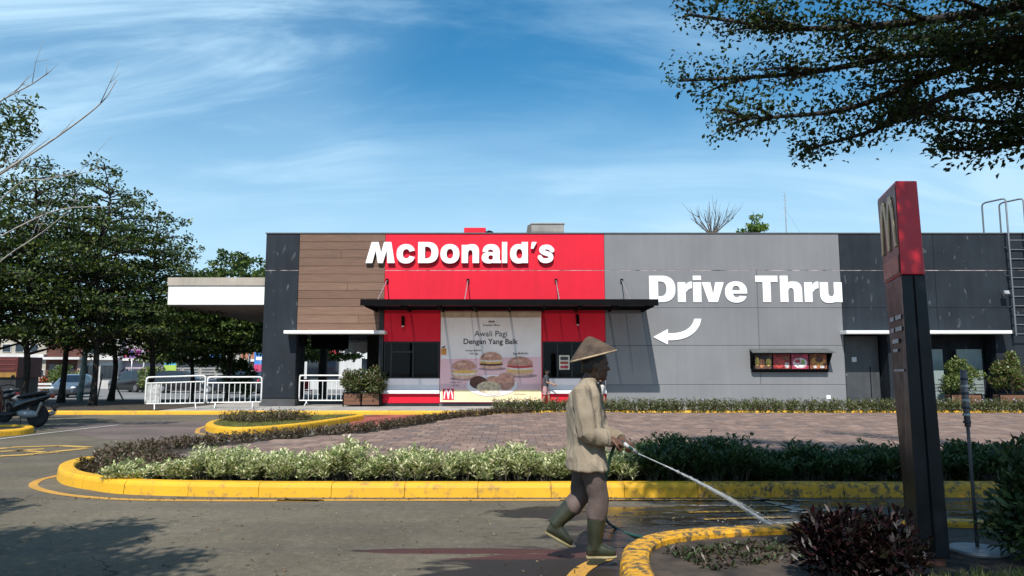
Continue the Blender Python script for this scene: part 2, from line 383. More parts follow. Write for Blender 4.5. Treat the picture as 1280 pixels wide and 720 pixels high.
M['bed'] = pm('paver_joint', (0.045, 0.04, 0.034), 0.95, 0.3, 6, 0.4, 80)

def sheet(name, x0, y0, x1, y1, z, mat, kind='structure'):
    o = MB().add([(x0,y0,z),(x1,y0,z),(x1,y1,z),(x0,y1,z)], [(0,1,2,3)]).build(name, mat, fixn=False); o['kind'] = kind; return o
def poly_sheet(name, pts, z, mat, parent=None, kind=None):
    me = bpy.data.meshes.new(name); bm = bmesh.new()
    f = bm.faces.new([bm.verts.new((p[0], p[1], z)) for p in pts])
    if f.calc_area() and f.normal.z < 0: f.normal_flip()
    bm.normal_update()
    if f.normal.z < 0: f.normal_flip()
    bmesh.ops.triangulate(bm, faces=bm.faces); bm.to_mesh(me); bm.free()
    o = link_mesh(name, me, mat, parent)
    if kind: o['kind'] = kind
    return o
def strip(name, path, w, z, mat, parent=None, side=0.0):
    """flat band of width w along a path; side shifts it sideways"""
    pts = [Vector((p[0], p[1], 0)) for p in path]; v = []; f = []
    for i, p in enumerate(pts):
        t = (pts[min(i+1, len(pts)-1)]-pts[max(i-1, 0)]).normalized(); nrm = Vector((-t.y, t.x, 0))
        a = p+nrm*(side-w/2); b = p+nrm*(side+w/2); v += [(a.x, a.y, z), (b.x, b.y, z)]
    for i in range(len(pts)-1): f.append((2*i, 2*i+2, 2*i+3, 2*i+1))
    return MB().add(v, f).build(name, mat, parent)
def offset_path(path, d):
    pts = [Vector((p[0], p[1], 0)) for p in path]; out = []
    for i, p in enumerate(pts):
        t = (pts[min(i+1, len(pts)-1)]-pts[max(i-1, 0)]).normalized(); out.append(p+Vector((-t.y, t.x, 0))*d)
    return out
krng = random.Random(5)
def kerb(name, path, inward, w=0.2, h=0.15, stone=0.8, mat=None, z0=0.0, mats=None):
    """stones along a path; inward = +1 if the stone body lies to the left of the path"""
    fine = resample(path, 0.1); step = max(1, round(stone/0.1))
    bed = strip(name, fine, w*0.8, z0+h*0.55, M['concrete'], None, inward*w*0.5)
    bed['kind'] = 'structure'
    prof = [(0.0, -0.02), (0.012, h-0.045), (0.022, h-0.018), (0.05, h), (w-0.02, h), (w, h-0.02), (w, -0.02)]
    for k in range(0, len(fine)-1, step):
        seg = fine[k:k+step+1]
        if len(seg) < 2: continue
        dz = krng.uniform(-0.003, 0.003); sh = krng.uniform(-0.004, 0.004); rings = []
        for i, p in enumerate(seg):
            gi = k+i; t = (fine[min(gi+1, len(fine)-1)]-fine[max(gi-1, 0)]); t.z = 0; t.normalize(); nrm = Vector((-t.y, t.x, 0))*inward
            q = p.copy()
            if i == 0: q += t*0.003
            if i == len(seg)-1: q -= t*0.003
            rings.append([q+nrm*(o+sh)+Vector((0, 0, zz+dz+z0)) for o, zz in prof])
        MB().rings(rings).build('kerb_stone', (mats(seg[0]) if mats else mat), bed)
    return bed

# ================================================================= ground, roads, islands
sheet('ground', -900, -900, 900, 900, -0.32, M['ground'])
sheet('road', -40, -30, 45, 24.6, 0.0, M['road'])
sheet('street', -120, 35.5, 90, 84, -0.25, M['street'])
tb = MB().box(-40, 24.4, -0.3, -11.6, 35.4, 0.10).build('tree_bed', M['soil']); tb['kind'] = 'structure'
fc = MB().box(-11.6, 24.4, -0.3, 45, 44, 0.12).build('forecourt', M['concrete']); fc['kind'] = 'structure'
kerb('kerb', [(-40, 24.2), (45, 24.2)], 1, 0.2, 0.125, 1.2, M['yellow_kerb'])
so = strip('kerb', [(-120, 36.2), (-11, 36.2)], 0.3, -0.12, M['concrete']); so['kind'] = 'structure'
so2 = MB().box(-120, 40.6, -0.3, -26, 41.0, -0.05).build('kerb', pm('white_kerb', (0.6, 0.58, 0.55), 0.8)); so2['kind'] = 'structure'

front = [G(640, 622), G(256, 621), G(156, 618), G(109, 612), G(80, 606), G(70, 598), G(76, 591), G(100, 584)]
FR_Y = front[0].y
nose = smooth_path([Vector((-2.5, FR_Y, 0))]+front[1:], 8)
kerb_path = [Vector((26, FR_Y, 0))]+nose
back = smooth_path([G(100, 584), G(140, 573), G(200, 564), G(270, 557), G(350, 550), G(450, 541), G(540, 527), G(600, 520), G(660, 518)], 6)
back_full = back+[Vector((26, back[-1].y, 0))]
kerb('kerb', kerb_path, -1, 0.2, 0.15, 0.85, None, 0.0, lambda p: M['yellow_old'] if p.x > 2.2 else M['yellow_kerb'])
strip('edging', back_full, 0.08, 0.075, M['concrete'], None, 0.0)['kind'] = 'structure'
outline = [Vector((p.x, p.y, 0)) for p in kerb_path]+[Vector((p.x, p.y, 0)) for p in back_full[1:]]
poly_sheet('planting_bed', offset_path(kerb_path, -0.15)+list(back_full[1:]), 0.05, M['soil'], None, 'structure')
# painted line that follows the kerb
pl = smooth_path([Vector((-2.5, G(640, 625.5).y, 0)), G(400, 626), G(256, 626), G(156, 624.5), G(98, 620.5), G(62, 615), G(42, 608), G(49, 600.5), G(73, 594.5)], 8)
strip('road_line', [Vector((3.0, pl[0].y, 0))]+pl, 0.10, 0.004, M['yellow_line'])['kind'] = 'structure'

def inside(p, poly):
    x, y = p; c = False; j = len(poly)-1
    for i in range(len(poly)):
        a, b = poly[i], poly[j]
        if (a[1] > y) != (b[1] > y) and x < (b[0]-a[0])*(y-a[1])/(b[1]-a[1])+a[0]: c = not c
        j = i
    return c
# pavers
PW, PL = 0.30, 0.42
paving_poly = [(p.x, p.y) for p in outline]
pb = poly_sheet('island_paving', [(-4.6, FR_Y+1.45), (-5.2, 11.3), (-5.1, 13.0)]+[(p.x+0.5, p.y-0.55) for p in back if p.y > 14.2]+[(26, back[-1].y-0.8), (26, FR_Y+1.45)], 0.07, M['bed'], None, 'structure')
pav_poly = [(-4.55, FR_Y+1.5), (-5.15, 11.3), (-5.05, 13.0)]+[(p.x+0.5, p.y-0.55) for p in back if p.y > 14.2]+[(26, back[-1].y-0.8), (26, FR_Y+1.5)]
prng = random.Random(11); cells = []
ny = int((back[-1].y-FR_Y)/PL)+2; nx = int(34/PW)
for j in range(ny):
    for i in range(nx):
        x = -6+i*PW+(0.5*PW if j % 2 else 0); y = FR_Y+1.3+j*PL
        ok = all(inside((x+a, y+b), pav_poly) for a in (0.02, PW-0.02) for b in (0.02, PL-0.02))
        if ok: cells.append((x, y))
def score(c):
    x, y = c; px = 640+(x+PW/2)/(y*_cp)*FPX
    if not (60 < px < 1270): return -1
    if y < 13.9 and not (px < 250): return -1
    return 1.0/y
cells.sort(key=score, reverse=True)
pmeshes = []
for k in range(4):
    pmeshes.append(MB().tbox(0.004, 0.004, 0.0, PW-0.004, PL-0.004, 0.045, 0.006).mesh('paver')); pmeshes[-1].materials.append(M['paver%d' % k])
for (x, y) in cells[:300]:
    o = bpy.data.objects.new('paver', pmeshes[prng.choice((0, 0, 1, 1, 2, 3))]); C.objects.link(o); o.parent = pb
    o.location = (x, y, 0.06+prng.uniform(-0.003, 0.004)); o.rotation_euler = (prng.uniform(-.006, .006), prng.uniform(-.008, .008), 0)
rest = [MB() for _ in range(4)]
for (x, y) in cells[300:]:
    dz = prng.uniform(-0.003, 0.004); rest[prng.choice((0, 0, 1, 1, 2, 3))].tbox(x+0.004, y+0.004, 0.06+dz, x+PW-0.004, y+PL-0.004, 0.105+dz, 0.006)
rm = MB(); mi = []
for k in range(4): rm.add(rest[k].v, rest[k].f); mi += [k]*len(rest[k].f)
me = rm.mesh('paver'); [me.materials.append(M['paver%d' % k]) for k in range(4)]; me.polygons.foreach_set('material_index', mi)
link_mesh('paver', me, None, pb)['kind'] = 'stuff'

# small grass island by the exit lane
isl = smooth_path([G(455, 525), G(420, 531), G(380, 537), G(330, 541.5), G(290, 543), G(264, 541), G(256, 537), G(268, 532), G(300, 529), G(350, 526.5), G(400, 525), G(440, 524)], 6)
kerb('kerb', isl, -1, 0.2, 0.15, 0.9, M['yellow_kerb'])
poly_sheet('grass_bed', offset_path(isl, -0.15), 0.11, pm('dry_soil', (0.12, 0.10, 0.05), 0.95, 0.3, 4, 0.5, 40, fine=0.3), None, 'structure')
strip('road_line', [G(p[0], p[1]) for p in ((300, 547), (270, 546), (246, 541), (248, 536), (262, 531))], 0.10, 0.004, M['yellow_line'])['kind'] = 'structure'
# red lane surface by the small island
poly_sheet('lane_surface', [G(436, 523), G(470, 518.5), Vector((-3.2, 24.15, 0)), Vector((3.0, 24.15, 0)), G(560, 521), G(500, 530), G(440, 538)], 0.004, M['red_lane'], None, 'structure')
rb = poly_sheet('lane_patch', [G(60, 533), G(180, 527), G(330, 527), G(255, 540), G(245, 548), G(330, 549), G(250, 556), G(120, 548)], 0.003, pm('reddish_asphalt', (0.125, 0.092, 0.080), 0.85, 0.2, 0.8, 0.3, 80, fine=0.2), None, 'structure')
# kerb end by the parked scooters
k3 = smooth_path([G(-120, 552), G(-40, 548.5), G(10, 545), G(36, 542.5), G(43, 539.5), G(30, 537.5), G(-20, 538.5), G(-120, 541)], 6)
kerb('kerb', k3, 1, 0.2, 0.13, 0.8, M['yellow_kerb'])
poly_sheet('scooter_island', offset_path(k3, 0.15), 0.09, M['soil'], None, 'structure')
strip('road_line', [G(-60, 556), G(0, 549), G(60, 541.5), G(120, 534.5), G(150, 531)], 0.11, 0.008, M['white_line'])['kind'] = 'structure'
# faded yellow lettering on the road at the left
for a, b, c in (((0, 570.5), (42, 568.5), 0.22), ((0, 565), (55, 561.5), 0.2), ((14, 559.5), (75, 557.5), 0.2), ((34, 568), (72, 565.5), 0.2), ((62, 565.5), (108, 561), 0.2), ((75, 557.5), (112, 559.5), 0.2), ((-60, 575), (0, 571), 0.2), ((-40, 566), (10, 560), 0.2), ((20, 563), (60, 566), 0.15)):
    strip('road_marking', [G(*a), G(*b)], c, 0.008, M['yellow_faint'])['kind'] = 'structure'
# wet markings in front of the near island
for pts, w, mk in ((((700, 626), (1010, 626)), 0.07, 'wet_white'), (((860, 632), (1000, 632.5)), 0.05, 'wet_white'), (((945, 622), (1010, 641)), 0.12, 'wet_white'),
                   (((860, 641), (985, 639)), 0.07, 'wet_yellow'), (((880, 650), (990, 647)), 0.06, 'wet_yellow'), (((890, 660), (1000, 658)), 0.06, 'wet_white'), (((985, 640), (1080, 636)), 0.08, 'wet_white'), (((960, 655), (1090, 650)), 0.08, 'wet_white')):
    strip('road_marking', [G(*p) for p in pts], w, 0.004 if mk == 'wet_white' else 0.008, M[mk])['kind'] = 'structure'
# near island at the lower right
ni = smooth_path([Vector((5.6, 5.9, 0)), G(1150, 668), G(1000, 676), G(900, 681), G(830, 688), G(790, 699), G(775, 715), G(776, 745), G(800, 800)], 8)
kerb('kerb', ni, 1, 0.2, 0.15, 0.7, M['yellow_old'])
ni_in = offset_path(ni, 0.15)
poly_sheet('near_planting_bed', ni_in+[Vector((1.2, 2.2, 0)), Vector((5.6, 2.2, 0))], 0.10, M['soil'], None, 'structure')
strip('road_line', smooth_path([G(758, 698), G(738, 706), G(722, 718), G(712, 740), G(712, 790)], 6), 0.12, 0.004, M['yellow_line'])['kind'] = 'structure'
# ================================================================= the restaurant
M['red'] = pm('red_wall_paint', (0.68, 0.008, 0.030), 0.6, 0.05, 0.6, 0.08, 90, streak=0.05, spec=0.3)
M['grey'] = pm('grey_wall_paint', (0.185, 0.188, 0.195), 0.7, 0.06, 0.5, 0.1, 90, streak=0.05, scuff=0.10)
M['dark'] = pm('charcoal_wall_paint', (0.017, 0.023, 0.031), 0.7, 0.15, 0.8, 0.1, 80, streak=0.18, spec=0.25, scuff=0.7)
M['white'] = pm('white_paint', (0.80, 0.80, 0.79), 0.5, 0.05, 2)
M['black'] = pm('black_metal', (0.006, 0.006, 0.007), 0.85, 0.1, 3, spec=0.06)
M['steel'] = pm('galvanised_steel', (0.42, 0.42, 0.42), 0.45, 0.15, 6, metal=0.7)
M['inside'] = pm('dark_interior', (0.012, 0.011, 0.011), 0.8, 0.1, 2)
M['glass'] = glass_mat('window_glass')
M['alu'] = pm('dark_aluminium', (0.02, 0.021, 0.023), 0.4, 0.1, 4, metal=0.2)
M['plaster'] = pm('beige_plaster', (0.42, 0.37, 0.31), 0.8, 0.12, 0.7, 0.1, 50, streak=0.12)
def wood_mat(name, col, seed, along='x'):
    m = bpy.data.materials.new(name); m.use_nodes = True; nt = m.node_tree; N = nt.nodes; L = nt.links; b = N['Principled BSDF']
    g = N.new('ShaderNodeNewGeometry'); mp = N.new('ShaderNodeMapping'); mp.inputs['Scale'].default_value = (0.8, 6, 22); mp.inputs['Location'].default_value = (seed*3.3, seed, seed*7.7); L.new(g.outputs[0], mp.inputs[0])
    n = N.new('ShaderNodeTexNoise'); n.inputs['Scale'].default_value = 2.0; n.inputs['Detail'].default_value = 7; n.inputs['Roughness'].default_value = 0.65; n.inputs['Distortion'].default_value = 0.6; L.new(mp.outputs[0], n.inputs[0])
    cr = N.new('ShaderNodeValToRGB'); cr.color_ramp.elements[0].position = 0.3; cr.color_ramp.elements[0].color = (*[c*0.6 for c in col], 1)
    cr.color_ramp.elements[1].position = 0.72; cr.color_ramp.elements[1].color = (*[min(1, c*1.2) for c in col], 1); L.new(n.outputs['Fac'], cr.inputs[0]); L.new(cr.outputs[0], b.inputs['Base Color'])
    b.inputs['Roughness'].default_value = 0.65; bp = N.new('ShaderNodeBump'); bp.inputs['Strength'].default_value = 0.25; bp.inputs['Distance'].default_value = 0.01; L.new(n.outputs['Fac'], bp.inputs['Height']); L.new(bp.outputs[0], b.inputs['Normal'])
    return m
WOODS = [wood_mat('facade_wood_'+'abc'[i], c, i) for i, c in enumerate([(0.180, 0.100, 0.064), (0.160, 0.088, 0.056), (0.200, 0.113, 0.073)])]
ZT, Z1, Z2, Z3, Z4, Z0 = FZ(292), FZ(338), FZ(385), FZ(432), FZ(481), 0.12
XA, XB, XC, XD, XE, XF = FX(333, 293), FX(375, 293), FX(482, 293), FX(755, 293), FX(1048, 293), 26.0
ZAW = FZ(416)                                             # underside of the open bays
bld = thing('restaurant_building', 'long low restaurant with charcoal, wood, red and grey facade sections', 'building', (0, 0, 0))
def panel(x0, z0, x1, z1, mat, y0=D, th=0.18, c=0.012, g=0.004): return MB().cbox(x0+g, y0, z0+g, x1-g, y0+th, z1-g, c).build('wall_panel', M[mat] if isinstance(mat, str) else mat, bld)
# charcoal end pier, 1.2 m deep block
panel(XA, Z1, XB, ZT, 'dark', th=1.2); panel(XA, Z0+0.28, XB, Z1, 'dark', th=1.2)
MB().box(XA-0.02, D-0.02, Z0-0.05, XB+0.02, D+1.2, Z0+0.27).build('plinth', pm('dark_plinth', (0.06, 0.062, 0.065), 0.8, 0.2, 2), bld)
# backing behind the joints and the shell of the building
MB().box(XB, D+0.10, ZAW+0.02, XC+0.05, D+0.5, ZT-0.02).build('lintel', M['dark'], bld)
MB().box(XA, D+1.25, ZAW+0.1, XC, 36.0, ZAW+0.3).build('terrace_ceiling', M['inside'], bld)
MB().box(XA, D+0.2, ZT-0.9, XF, 40, ZT-0.7).build('roof', M['concrete'], bld)
MB().box(XA+0.002, D+1.2, ZAW+0.3, XA+0.2, 40, ZT-0.01).build('side_parapet', M['dark'], bld)
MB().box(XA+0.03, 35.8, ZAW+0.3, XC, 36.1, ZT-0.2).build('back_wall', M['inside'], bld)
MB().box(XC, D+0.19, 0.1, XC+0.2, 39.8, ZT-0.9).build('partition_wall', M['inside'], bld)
MB().box(XC+0.2, 39.7, 0.0, XF, 40, ZT).build('back_wall', M['dark'], bld)
MB().box(XF-0.2, D+0.19, 0.0, XF, 39.7, ZT).build('side_wall', M['dark'], bld)
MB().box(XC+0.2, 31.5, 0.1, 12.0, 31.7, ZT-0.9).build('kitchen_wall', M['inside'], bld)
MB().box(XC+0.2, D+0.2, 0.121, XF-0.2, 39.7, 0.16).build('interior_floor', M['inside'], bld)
MB().box(XA-0.03, D-0.03, ZT-0.005, XF, D+0.22, ZT+0.035).build('coping', pm('coping_metal', (0.10, 0.10, 0.105), 0.5, 0.1), bld)
# wooden boards
nb = 12; zb = [ZAW+0.05+(ZT-ZAW-0.06)*k/nb for k in range(nb+1)]; wr = random.Random(3)
for k in range(nb):
    xs = XB+(XC-XB)*wr.uniform(0.25, 0.75)
    for a, b in (((XB, xs), (xs, XC)) if k % 4 == 1 else ((XB, XC),)):
        MB().cbox(a+0.003, D+wr.uniform(-0.004, 0.006), zb[k]+0.005, b-0.003, D+0.1, zb[k+1]-0.005, 0.006).build('plank', wr.choice(WOODS), bld)
def awning(x0, x1, py):
    z = FZ(py); return MB().box(x0, D-0.55, z-0.06, x1, D+0.05, z+0.06).build('awning', M['white'], bld, bevel=0.01)
awning(FX(360, 416), FX(484, 416), 416)
# red section: upper panels, window band, lower bands
XW0, XW1 = FX(487, 450), FX(550, 450); XP0, XP1 = FX(550.5, 450), FX(677, 450); XV0, XV1 = FX(678, 450), XD-0.0
for a, b in ((XC, XD),):
    panel(a, Z1, b, ZT, 'red'); panel(a, Z2-0.05, b, Z1, 'red')
ZWT, ZWB, ZWS = FZ(427), FZ(473), FZ(490)
panel(XC, ZWT, XW1, Z2-0.05, 'red'); panel(XV0, ZWT, XD, Z2-0.05, 'red'); panel(XW1, Z0+0.1, XV0, Z2-0.05, 'red')
M['pinkwhite'] = pm('white_wall_paint', (0.78, 0.73, 0.74), 0.6, 0.05, 1, streak=0.06)
for a, b in ((XC, XW1), (XV0, XD)):
    panel(a, ZWS+0.05, b, ZWB, 'pinkwhite'); panel(a, Z0+0.1, b, ZWS-0.05, 'red')
    MB().box(a, D-0.10, ZWS-0.06, b, D+0.1, ZWS+0.06).build('ledge', M['white'], bld, bevel=0.008)
MB().box(XC-0.02, D-0.03, Z0-0.05, XD+0.02, D+0.15, Z0+0.10).build('plinth', M['dark'], bld)
MB().box(XC-0.16, D-0.03, Z0-0.02, XC-0.003, D+0.45, Z2-0.08).build('jamb', M['alu'], bld)
def window(x0, x1, z0, z1, mull, trans=None, y=D):
    fr = MB(); t = 0.05; yy0, yy1 = y+0.05, y+0.12
    fr.box(x0, yy0, z0, x1, yy1, z0+t).box(x0, yy0, z1-t, x1, yy1, z1).box(x0, yy0, z0+t, x0+t, yy1, z1-t).box(x1-t, yy0, z0+t, x1, yy1, z1-t)
    xs = [x0]+mull+[x1]
    for mx in mull: fr.box(mx-t/2, yy0-0.006, z0+t, mx+t/2, yy1, z1-t)
    if trans:
        a, b, zz = trans; fr.box(a, yy0-0.003, zz-t/2, b, yy1, zz+t/2)
    w = fr.build('window', M['alu'], bld)
    for i in range(len(xs)-1): MB().box(xs[i]+t/2, y+0.075, z0+t, xs[i+1]-t/2, y+0.085, z1-t).build('pane', M['glass'], w)
    return w
wx = XW0+(XW1-XW0)*0.46
window(XC+0.02, XW1-0.02, ZWB+0.0, ZWT, [XW0+0.05, wx], (XW0+0.07, wx-0.025, ZWB+(ZWT-ZWB)*0.72))
wv = [FX(697, 450), FX(715, 450), FX(740, 450)]
w2 = window(XV0, XD-0.03, ZWB, ZWT, wv)
# notice stuck inside the pick-up window
nt_ = MB().box(FX(699, 455), D+0.03, FZ(462), FX(712, 455), D+0.036, FZ(444)).build('notice', pm('notice_paper', (0.62, 0.60, 0.50), 0.6), w2)
for a, b, c in ((446, 450, (0.05, 0.05, 0.05)), (452, 455, (0.35, 0.05, 0.03)), (457, 460.5, (0.5, 0.05, 0.08))):
    MB().box(FX(700.5, 455), D+0.024, FZ(b), FX(710.5, 455), D+0.0295, FZ(a)).build('notice_print', pm('notice_print', c, 0.6, 0.3, 12), w2)
# grey section
XG = FX(948, 400)
MD0, MD1 = FX(1058, 460), FX(1108, 460)
for z0, z1 in ((Z1, ZT), (Z2, Z1), (Z3, Z2), (Z4, Z3), (Z0, Z4)):
    for a, b in (((XD, XG), (XG, XE)) if z0 in (Z2, Z3, Z4) else ((XD, XE),)): panel(a, z0, b, z1, 'grey')
MB().box(XD+0.1, D+0.19, Z0, XE, D+0.3, ZT-0.05).build('wall_core', M['concrete'], bld)
# charcoal right section with two recesses
XR1 = FX(1246, 450)
for a, b in ((XE, 16.0), (16.0, 20.6), (20.6, XF)):
    panel(a, Z1, b, ZT, 'dark'); panel(a, Z2, b, Z1, 'dark'); panel(a, ZAW+0.05, b, Z2, 'dark')
XM0, XM1 = FX(1113, 460), FX(1163, 460)
panel(XE, Z0, MD0-0.02, ZAW+0.05, 'dark', th=0.7); panel(MD1+0.1, Z0, XM1-0.02, ZAW+0.05, 'dark', th=0.7)
panel(XR1, Z0, XF, ZAW+0.05, 'dark', th=0.7)
awning(FX(1050, 416), FX(1253, 416), 416)
YB = D+0.75
MB().box(XE, YB, Z0, XF-0.25, YB+0.15, ZAW+0.3).build('recess_wall', M['dark'], bld)
M['door'] = pm('grey_steel_door', (0.055, 0.060, 0.065), 0.5, 0.12, 2, streak=0.15)
dr = MB().box(MD0, D+0.55, Z0+0.02, MD1, D+0.6, ZAW-0.1).build('door', M['door'], bld)
MB().box(FX(1097, 480), D+0.535, Z0+0.05, FX(1098, 480), D+0.548, FZ(458)).build('door_edge', M['black'], dr)
MB().tube([(MD0+0.08, D+0.55, Z0+1.15), (MD0+0.08, D+0.49, Z0+1.15), (MD0+0.22, D+0.48, Z0+1.15)], 0.016, 8).build('handle', M['steel'], dr)
MB().box(FX(1073, 448), D+0.535, FZ(452), FX(1079, 448), D+0.549, FZ(446)).build('door_sign', pm('door_sign', (0.55, 0.55, 0.56), 0.5), dr)
M['frost'] = pm('pale_green_panel', (0.24, 0.30, 0.30), 0.4, 0.08, 2, streak=0.08)
for a, b in ((1160, 1189), (1207, 1239)):
    p_ = MB().box(FX(a, 460), D+0.5, Z0+0.03, FX(b, 460), D+0.56, FZ(436)).build('door', M['frost'], bld)
    for z in (FZ(481), FZ(485), FZ(489)): MB().box(FX(a, 460)+0.02, D+0.493, z-0.012, FX(b, 460)-0.02, D+0.4985, z+0.012).build('louvre', M['door'], p_)
    MB().tube([(FX(b, 460)-0.1, D+0.5, 1.15), (FX(b, 460)-0.1, D+0.45, 1.15), (FX(b, 460)-0.25, D+0.45, 1.15)], 0.014, 6).build('handle', M['steel'], p_)
MB().box(FX(1033, 495), D-0.012, FZ(498.5), FX(1038, 495), D-0.0005, FZ(494)).build('wall_plate', M['white'], bld)
for a, b in ((XA, XB), (XC, XD), (XD, XE), (XE, XF)): MB().box(a+0.01, D+0.0035, Z1-0.010, b-0.01, D+0.02, Z1+0.010).build('sealant', pm('pale_sealant', (0.40, 0.33, 0.33), 0.8, 0.5, 3), bld)
# hooded lamps and small things on the wall
def sconce(px, py):
    x, z = FX(px, py), FZ(py); s = MB().box(x-0.05, D-0.12, z-0.16, x+0.05, D-0.001, z+0.20).build('wall_lamp', M['black'], bld, bevel=0.008)
    MB().box(x-0.035, D-0.125, z-0.2, x+0.035, D-0.02, z-0.163).build('lens', M['white'], s)
sconce(504, 402); sconce(722, 400)
# canopy over the pick-up windows
CX0, CX1, CZ, CP = FX(467, 387), FX(807, 387), FZ(386), 2.3
def tinted_sheet():
    m = bpy.data.materials.new('tinted_polycarbonate'); m.use_nodes = True; nt = m.node_tree; N = nt.nodes; L = nt.links; b = N['Principled BSDF']; b.inputs['Base Color'].default_value = (0.010, 0.010, 0.011, 1); b.inputs['Roughness'].default_value = 0.35
    t = N.new('ShaderNodeBsdfTransparent'); t.inputs['Color'].default_value = (1.0, 0.93, 0.90, 1); mx = N.new('ShaderNodeMixShader'); mx.inputs[0].default_value = 0.13
    L.new(b.outputs[0], mx.inputs[1]); L.new(t.outputs[0], mx.inputs[2]); L.new(mx.outputs[0], N['Material Output'].inputs[0]); return m
M['tint'] = tinted_sheet()
can = MB().box(CX0, D-0.10, CZ-0.05, CX1, D-0.004, CZ+0.10).box(CX0, D-CP, CZ-0.05, CX0+0.08, D-0.1, CZ+0.10).box(CX1-0.08, D-CP, CZ-0.05, CX1, D-0.1, CZ+0.10).build('canopy', M['black'], bld)
for i in range(8):
    a_ = CX0+0.15+(CX1-CX0-0.3)*i/8; b_ = CX0+0.15+(CX1-CX0-0.3)*(i+1)/8
    a_ = CX0+0.08 if i == 0 else a_; b_ = CX1-0.08 if i == 7 else b_
    q_ = [(max(a_+0.004, CX0+0.085), D-CP+0.0, CZ+0.055), (min(b_-0.004, CX1-0.085), D-CP+0.0, CZ+0.055), (min(b_-0.004, CX1-0.085), D-0.105, CZ+0.085), (max(a_+0.004, CX0+0.085), D-0.105, CZ+0.085)]
    MB().add(q_, [(0, 1, 2, 3)]).build('roof_sheet', M['tint'], can)
MB().box(CX0-0.02, D-CP-0.06, CZ-0.09, CX1+0.02, D-CP-0.004, CZ+0.13).build('gutter', M['black'], can)
for i in range(9):
    x = CX0+0.15+(CX1-CX0-0.3)*i/8; MB().box(x-0.03, D-CP+0.02, CZ-0.13, x+0.03, D-0.02, CZ+0.04).build('rib', M['black'], can)
for px in (484, 585, 695, 777):
    x = FX(px, 352); zz = FZ(351)
    MB().tube([(x, D-0.05, zz), (x+0.0, D-CP+0.35, CZ+0.11)], 0.02, 8).build('tie_rod', M['steel'], can)
    MB().box(x-0.05, D-0.06, zz-0.07, x+0.05, D-0.001, zz+0.07).build('bracket', M['black'], can)
# side canopy to the left of the pier
SX0 = P(211, 347, 28.4).x; SZ0, SZ1 = P(211, 381, 28.4).z, P(211, 347, 28.4).z; SZm = P(211, 357, 28.4).z
sc_ = MB().box(SX0, 28.4, SZ0, XA-0.01, 38.0, SZm).build('porch_roof', M['white'], bld, bevel=0.01)
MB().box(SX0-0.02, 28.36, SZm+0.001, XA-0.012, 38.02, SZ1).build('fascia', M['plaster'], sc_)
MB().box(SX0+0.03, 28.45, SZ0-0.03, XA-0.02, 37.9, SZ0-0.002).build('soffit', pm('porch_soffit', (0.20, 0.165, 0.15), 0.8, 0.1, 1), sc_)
MB().box(XA-0.05, 36.2, Z0, XA+0.25, 36.5, SZ0).build('post', M['dark'], bld)
# things seen through the terrace
MB().box(FX(438, 460)-0.45, 33.0, 0.12, FX(438, 460)+0.15, 33.5, ZAW+0.1).build('terrace_column', M['inside'], bld)
MB().box(P(389, 425, 30).x, 30.0, P(389, 436, 30).z, P(434, 425, 30).x, 30.25, ZAW+0.1).build('menu_screen_back', M['black'], bld)
MB().box(XB-0.02, D+0.3, FZ(432), XB+0.22, D+0.7, ZAW+0.05).build('speaker_box', M['black'], bld)

# ---------------------------------------------------------------- lettering
def contour(fn, x0, x1, y0, y1, h=0.0125):
    """outlines of fn<0 on a grid (marching squares), as closed polylines"""
    xs = np.arange(x0-2*h, x1+3*h, h); ys = np.arange(y0-2*h, y1+3*h, h); X, Y = np.meshgrid(xs, ys); F = fn(X, Y); F = np.where(np.abs(F) < 1e-9, 1e-9, F)
    nxt = {}; pt = {}
    ny, nx = F.shape; S = F < 0
    code = S[:-1, :-1]*1+S[:-1, 1:]*2+S[1:, 1:]*4+S[1:, :-1]*8
    def e(i, j, k):
        if k == 0: a, b, key = (i, j), (i, j+1), (0, i, j)
        elif k == 1: a, b, key = (i, j+1), (i+1, j+1), (1, i, j+1)
        elif k == 2: a, b, key = (i+1, j), (i+1, j+1), (0, i+1, j)
        else: a, b, key = (i, j), (i+1, j), (1, i, j)
        if key not in pt:
            t = F[a]/(F[a]-F[b]); pt[key] = (xs[a[1]]+(xs[b[1]]-xs[a[1]])*t, ys[a[0]]+(ys[b[0]]-ys[a[0]])*t)
        return key
    tb = {1:[(3,0)],2:[(0,1)],3:[(3,1)],4:[(1,2)],5:[(3,0),(1,2)],6:[(0,2)],7:[(3,2)],8:[(2,3)],9:[(2,0)],10:[(0,1),(2,3)],11:[(2,1)],12:[(1,3)],13:[(1,0)],14:[(0,3)]}
    for i, j in zip(*np.nonzero((code > 0) & (code < 15))):
        for a, b in tb[int(code[i, j])]: nxt[e(i, j, a)] = e(i, j, b)
    loops = []
    while nxt:
        k0, k = None, next(iter(nxt)); lp = []
        while k in nxt: lp.append(pt[k]); k = nxt.pop(k)
        q = [lp[0]]                                   # drop collinear points
        for a in range(1, len(lp)-1):
            u, v, w = q[-1], lp[a], lp[a+1]
            if abs((v[0]-u[0])*(w[1]-u[1])-(v[1]-u[1])*(w[0]-u[0])) > 1.2e-5: q.append(v)
        q.append(lp[-1])
        if len(q) > 3: loops.append(q)
    return loops
